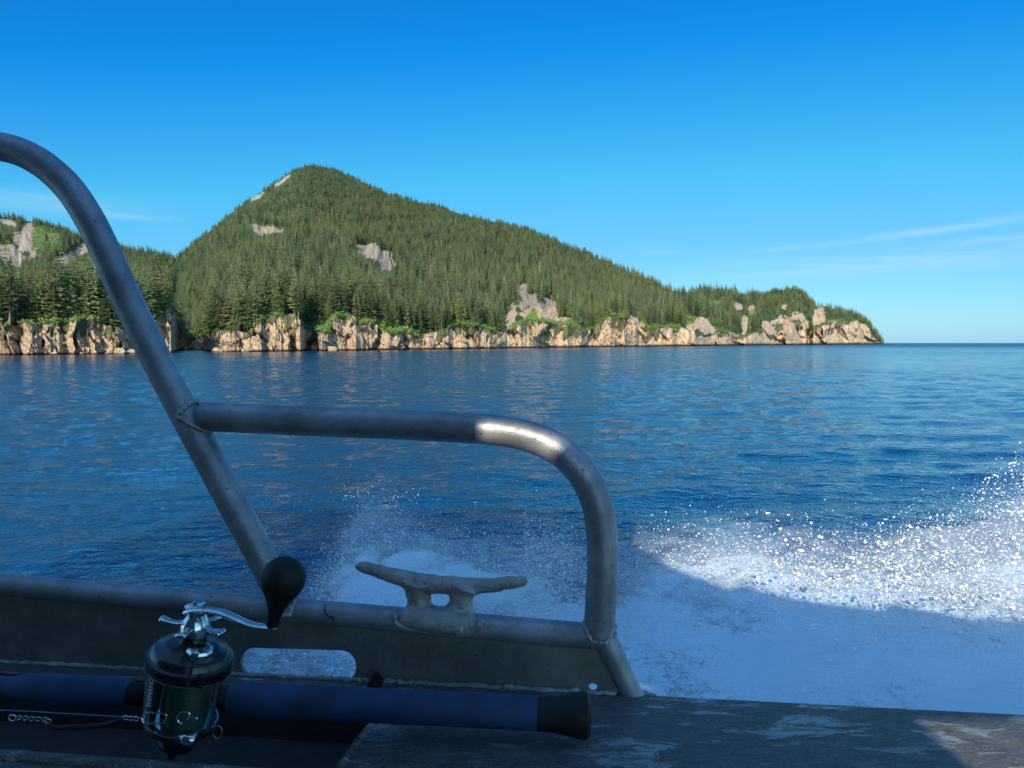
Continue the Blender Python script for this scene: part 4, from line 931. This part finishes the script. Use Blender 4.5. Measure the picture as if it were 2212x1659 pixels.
for u_, r_ in ((91, 90), (-28, 77)):
    mb = MB(); lathe(mb, L3(0, 0, 0), U, [((u_ + a_) * K * 1.06, (r_ + b_) * K) for a_, b_ in ((-1.5, -3), (-1.5, .8), (1.5, .8), (1.5, -3))], 44, (1, .92), False); rp('rim', mb, m_chrome)
mb = MB(); prof = [(-23, 45)]
for i in range(72): h = -22 + i * 1.44; prof.append((h, 49 + .55 * (i % 2) + 2.0 * math.sin(i / 71 * math.pi)))
prof.append((82, 45)); lathe(mb, L3(8, 0, 6), U, [(h * K * 1.06, r_ * K) for h, r_ in prof], 36); rp('line', mb, m_line)
def bar(a, b, r_, mat, name, seg=12):
    mb = MB(); tube(mb, [a, b], r_ * K, seg); return rp(name, mb, mat)
bar(L3(-80, 92, 22), L3(-71, -32, 20), 4.6, m_chrome, 'pillar'); bar(L3(-71, 92, 30), L3(-63, -32, 28), 3.0, m_chrome, 'pillar')
bar(L3(79, 92, 26), L3(70, -32, 24), 5.4, m_chrome, 'pillar'); bar(L3(-5, 92, -66), L3(-5, -32, -60), 5, m_chrome, 'pillar')
# curved thumb guard on the left with the maker's lettering
mb = MB(); vs = []; fs = []; nn_ = 12
for i in range(nn_ + 1):
    t = i / nn_; u = 96 - 128 * t; r0_ = -66 + 6 * t + (6 * math.sin(t * 3)); wd_ = 20 + 5 * (1 - t) ** 2 * 3
    for (dr_, df_) in ((0, 40), (wd_ * .5, 53), (wd_, 50), (wd_, 45), (wd_ * .5, 47), (0, 34)): vs.append(L3(r0_ + dr_, u, df_))
for i in range(nn_):
    for k in range(6): a, b_ = i * 6 + k, i * 6 + (k + 1) % 6; fs.append((a, b_, b_ + 6, a + 6))
fs += [(0, 1, 2, 3, 4, 5)[::-1], tuple(nn_ * 6 + k for k in range(6))]
mb.add(vs, fs); rp('thumb_guard', mb, m_blackplastic)
fc = bpy.data.curves.new('lettering', 'FONT'); fc.body = 'SHIMANO'; fc.size = .0075; fc.align_x = 'CENTER'; fc.align_y = 'CENTER'; fc.extrude = .0002; fc.space_character = 1.05
fo_ = bpy.data.objects.new('lettering', fc); sc.collection.objects.link(fo_)
ev = bpy.context.evaluated_depsgraph_get(); tme = bpy.data.meshes.new_from_object(fo_.evaluated_get(ev)); bpy.data.objects.remove(fo_)
tme.materials.clear(); tme.materials.append(m_white)
FLIP = 1
to = link(bpy.data.objects.new('lettering', tme), reel)
xa = (L3(-34, 50, 53) - L3(-32, -20, 53)).normalized() * FLIP; za = (Fv - xa * Fv.dot(xa)); za = (za - Rv * .25).normalized(); ya = za.cross(xa)
to.matrix_local = Matrix.Translation(L3(-52, 50, 56.5) - parent_world(reel)) @ Matrix((xa, ya, za)).transposed().to_4x4()
# raised ribs and lever housing on the front of the upper cover
for (r_, wd_, u0_, u1_, f_) in ((30, 9, 94, 134, 74), (52, 18, 93, 118, 66)):
    mb = MB(); plate(mb, [[(r_ - wd_ / 2, u0_), (r_ + wd_ / 2, u0_), (r_ + wd_ / 2 - 2, u1_), (r_ - wd_ / 2 + 3, u1_)]], lambda u, v, w_: L3(u, v, f_ + w_ - (v - u0_) * .45 * (1 if f_ > 70 else .3)), 11); rp('cover_rib', mb, m_blackplastic, smooth=False, bevel=.0012)
# cast control cap, faceted
mb = MB(); lathe(mb, L3(28, 126, 30), U, [(h * K, r_ * K) for h, r_ in ((-6, 22), (0, 27), (4, 28), (22, 28), (27, 25), (29, 20), (29, 0))], 10, (1, 1)); rp('tension_knob', mb, m_chrome, smooth=False, bevel=.0006)
# star drag
mb = MB(); lathe(mb, L3(0, 164, 0), U, [(h * K, r_ * K) for h, r_ in ((0, 31), (3, 33), (20, 31), (26, 28), (34, 24), (40, 20), (46, 14), (46, 0))], 10)
for k in range(5):
    a = R(20 + 72 * k); rdir = Rv * math.cos(a) + Fv * math.sin(a)
    q = [L3(0, 186, 0) + rdir * (K * d_) + U * (K * hh_) for d_, hh_ in ((18, 0), (34, -2), (48, -1), (60, 3), (68, 5), (74, 2))]
    tube(mb, catmull(q, 3), [K * v for v in np.interp(np.linspace(0, 1, 16), (0, .35, .75, .93, 1), (12, 9, 14, 11, 4))], 12, True, (1, .34))
rp('star_drag', mb, m_chrome)
mb = MB(); lathe(mb, L3(0, 208, 0), U, [(h * K, r_ * K) for h, r_ in ((-4, 16), (2, 17), (8, 17), (9, 13), (24, 13), (27, 11), (27, 0))], 8); rp('handle_nut', mb, m_chrome, smooth=False)
mb = MB(); hp = catmull([P(x, y, d_) for x, y, d_ in ((400, 1322, .79), (425, 1317, .785), (470, 1321, .78), (505, 1334, .775), (540, 1349, .77), (575, 1355, .768), (600, 1356, .767))], 5)
tube(mb, hp, [float(v) * K for v in np.interp(np.linspace(0, 1, len(hp)), (0, .03, .12, .9, .97, 1), (6, 11, 12, 9.5, 9, 6))], 12, True, (1.25, .55)); rp('handle', mb, m_chrome)
kb = P(588, 1350, .768); kt = P(622, 1209, .752); ka = (kt - kb).normalized(); kl = (kt - kb).length / 145
mb = MB(); lathe(mb, kb, ka, [(h * kl, r_ * kl) for h, r_ in ((-4, 8), (0, 13), (20, 14), (38, 17), (55, 24), (70, 31), (84, 39), (98, 43.5), (112, 43.5), (124, 39), (134, 31), (141, 20), (145, 8), (145.5, 0))], 36, (.94, .94)); rp('handle_knob', mb, m_rubber)
mb = MB(); lathe(mb, kb - ka * .008, ka, [(0, 0), (0, 10 * kl), (.006, 12 * kl), (.010, 11 * kl)], 16); rp('knob_pin', mb, m_chrome)
bar(L3(-20, -34, 60), L3(28, -36, 60), 4.5, m_chrome, 'guard_bar'); mb = MB(); lathe(mb, L3(44, -32, 58), Rv, [(h * K, r_ * K) for h, r_ in ((-14, 0), (-14, 10), (-8, 14), (8, 14), (14, 10), (14, 0))], 16); rp('clamp_nut', mb, m_chrome)
mb = MB(); lathe(mb, L3(0, -108, 20), -U, [(h * K, r_ * K) for h, r_ in ((-8, 10), (0, 10), (5, 7), (7, 0))], 12); rp('foot_screw', mb, m_chrome)
mb = MB(); plate(mb, [slot(-30, 30, -55, 55, 5, 12)], lambda u, v, w_: L3(u, v * .5, -62 - w_), 24); rp('foot', mb, m_blackplastic, smooth=False)

# ------------------------------------------------------------------ leader with swivels and snaps hooked on the reel
ld = empty('fishing_leader', P(150, 1556, .80)); tag(ld, 'steel fishing leader with twisted wire, snaps and rings hooked to the reel', 'leader')
def lpart(name, mb, mat): return mb.build(name, mat, ld)
mb = MB()
for i in range(5):
    c0 = P(40 + 14 * i, 1551 + i * .9, .80); q = [c0 + Vector((6 * K * math.cos(a) * .9, -3 * K * math.sin(a), 6 * K * math.sin(a + .5))) for a in np.linspace(0, 6.28, 10)]
    tube(mb, q, 1.7 * K, 6)
lpart('twisted_wire', mb, m_steel)
for c0, r_ in (((27, 1551), 8), ((104, 1558), 6)):
    mb = MB(); q = [P(c0[0] + r_ * math.cos(a), c0[1] + r_ * .8 * math.sin(a), .80) for a in np.linspace(0, 6.28, 16)]; tube(mb, q, 1.3 * K, 6); lpart('ring', mb, m_steel)
mb = MB(); tube(mb, catmull([P(x, y, .80) for x, y in ((108, 1562), (118, 1572), (150, 1571), (190, 1570), (225, 1566), (258, 1556), (272, 1551))], 5), [2.5 * K + 3.5 * K * math.sin(t * 3.14) for t in np.linspace(0, 1, 31)], 8); lpart('sleeve', mb, m_rubber)
mb = MB()
for i in range(3):
    c0 = (272 + 11 * i, 1551 + i); q = [P(c0[0] + 6 * math.cos(a), c0[1] + 4.5 * math.sin(a), .795) for a in np.linspace(0, 6.28, 12)]; tube(mb, q, 1.3 * K, 6)
lpart('swivel', mb, m_steel)
mb = MB(); q = catmull([P(x, y, .757) for x, y in ((306, 1553), (318, 1540), (345, 1541), (360, 1545), (353, 1560), (330, 1563), (312, 1562), (306, 1553))], 5); tube(mb, q, 1.5 * K, 6); tube(mb, [P(298, 1551, .78), P(308, 1553, .757)], 1.4 * K, 6); lpart('snap', mb, m_steel)
mb = MB(); q = catmull([P(x, y, .752) for x, y in ((393, 1564), (384, 1556), (385, 1544), (396, 1537), (408, 1540), (411, 1548))], 5); tube(mb, q, 1.6 * K, 6); q = catmull([P(x, y, .752) for x, y in ((404, 1556), (412, 1547), (426, 1552), (418, 1557))], 5); tube(mb, q, 1.6 * K, 6); lpart('snap', mb, m_steel)
mb = MB(); q = [P(470 + 10 * math.cos(a), 1582 + 14 * math.sin(a), .755) for a in np.linspace(0, 6.28, 20)]; tube(mb, q, 1.3 * K, 6); lpart('ring', mb, m_brass)
mb = MB(); tube(mb, catmull([P(x, y, .84) for x, y in ((-60, 1532), (60, 1537), (180, 1544), (270, 1549), (318, 1551))], 5), .0006, 6); lpart('fishing_line', mb, m_steel)
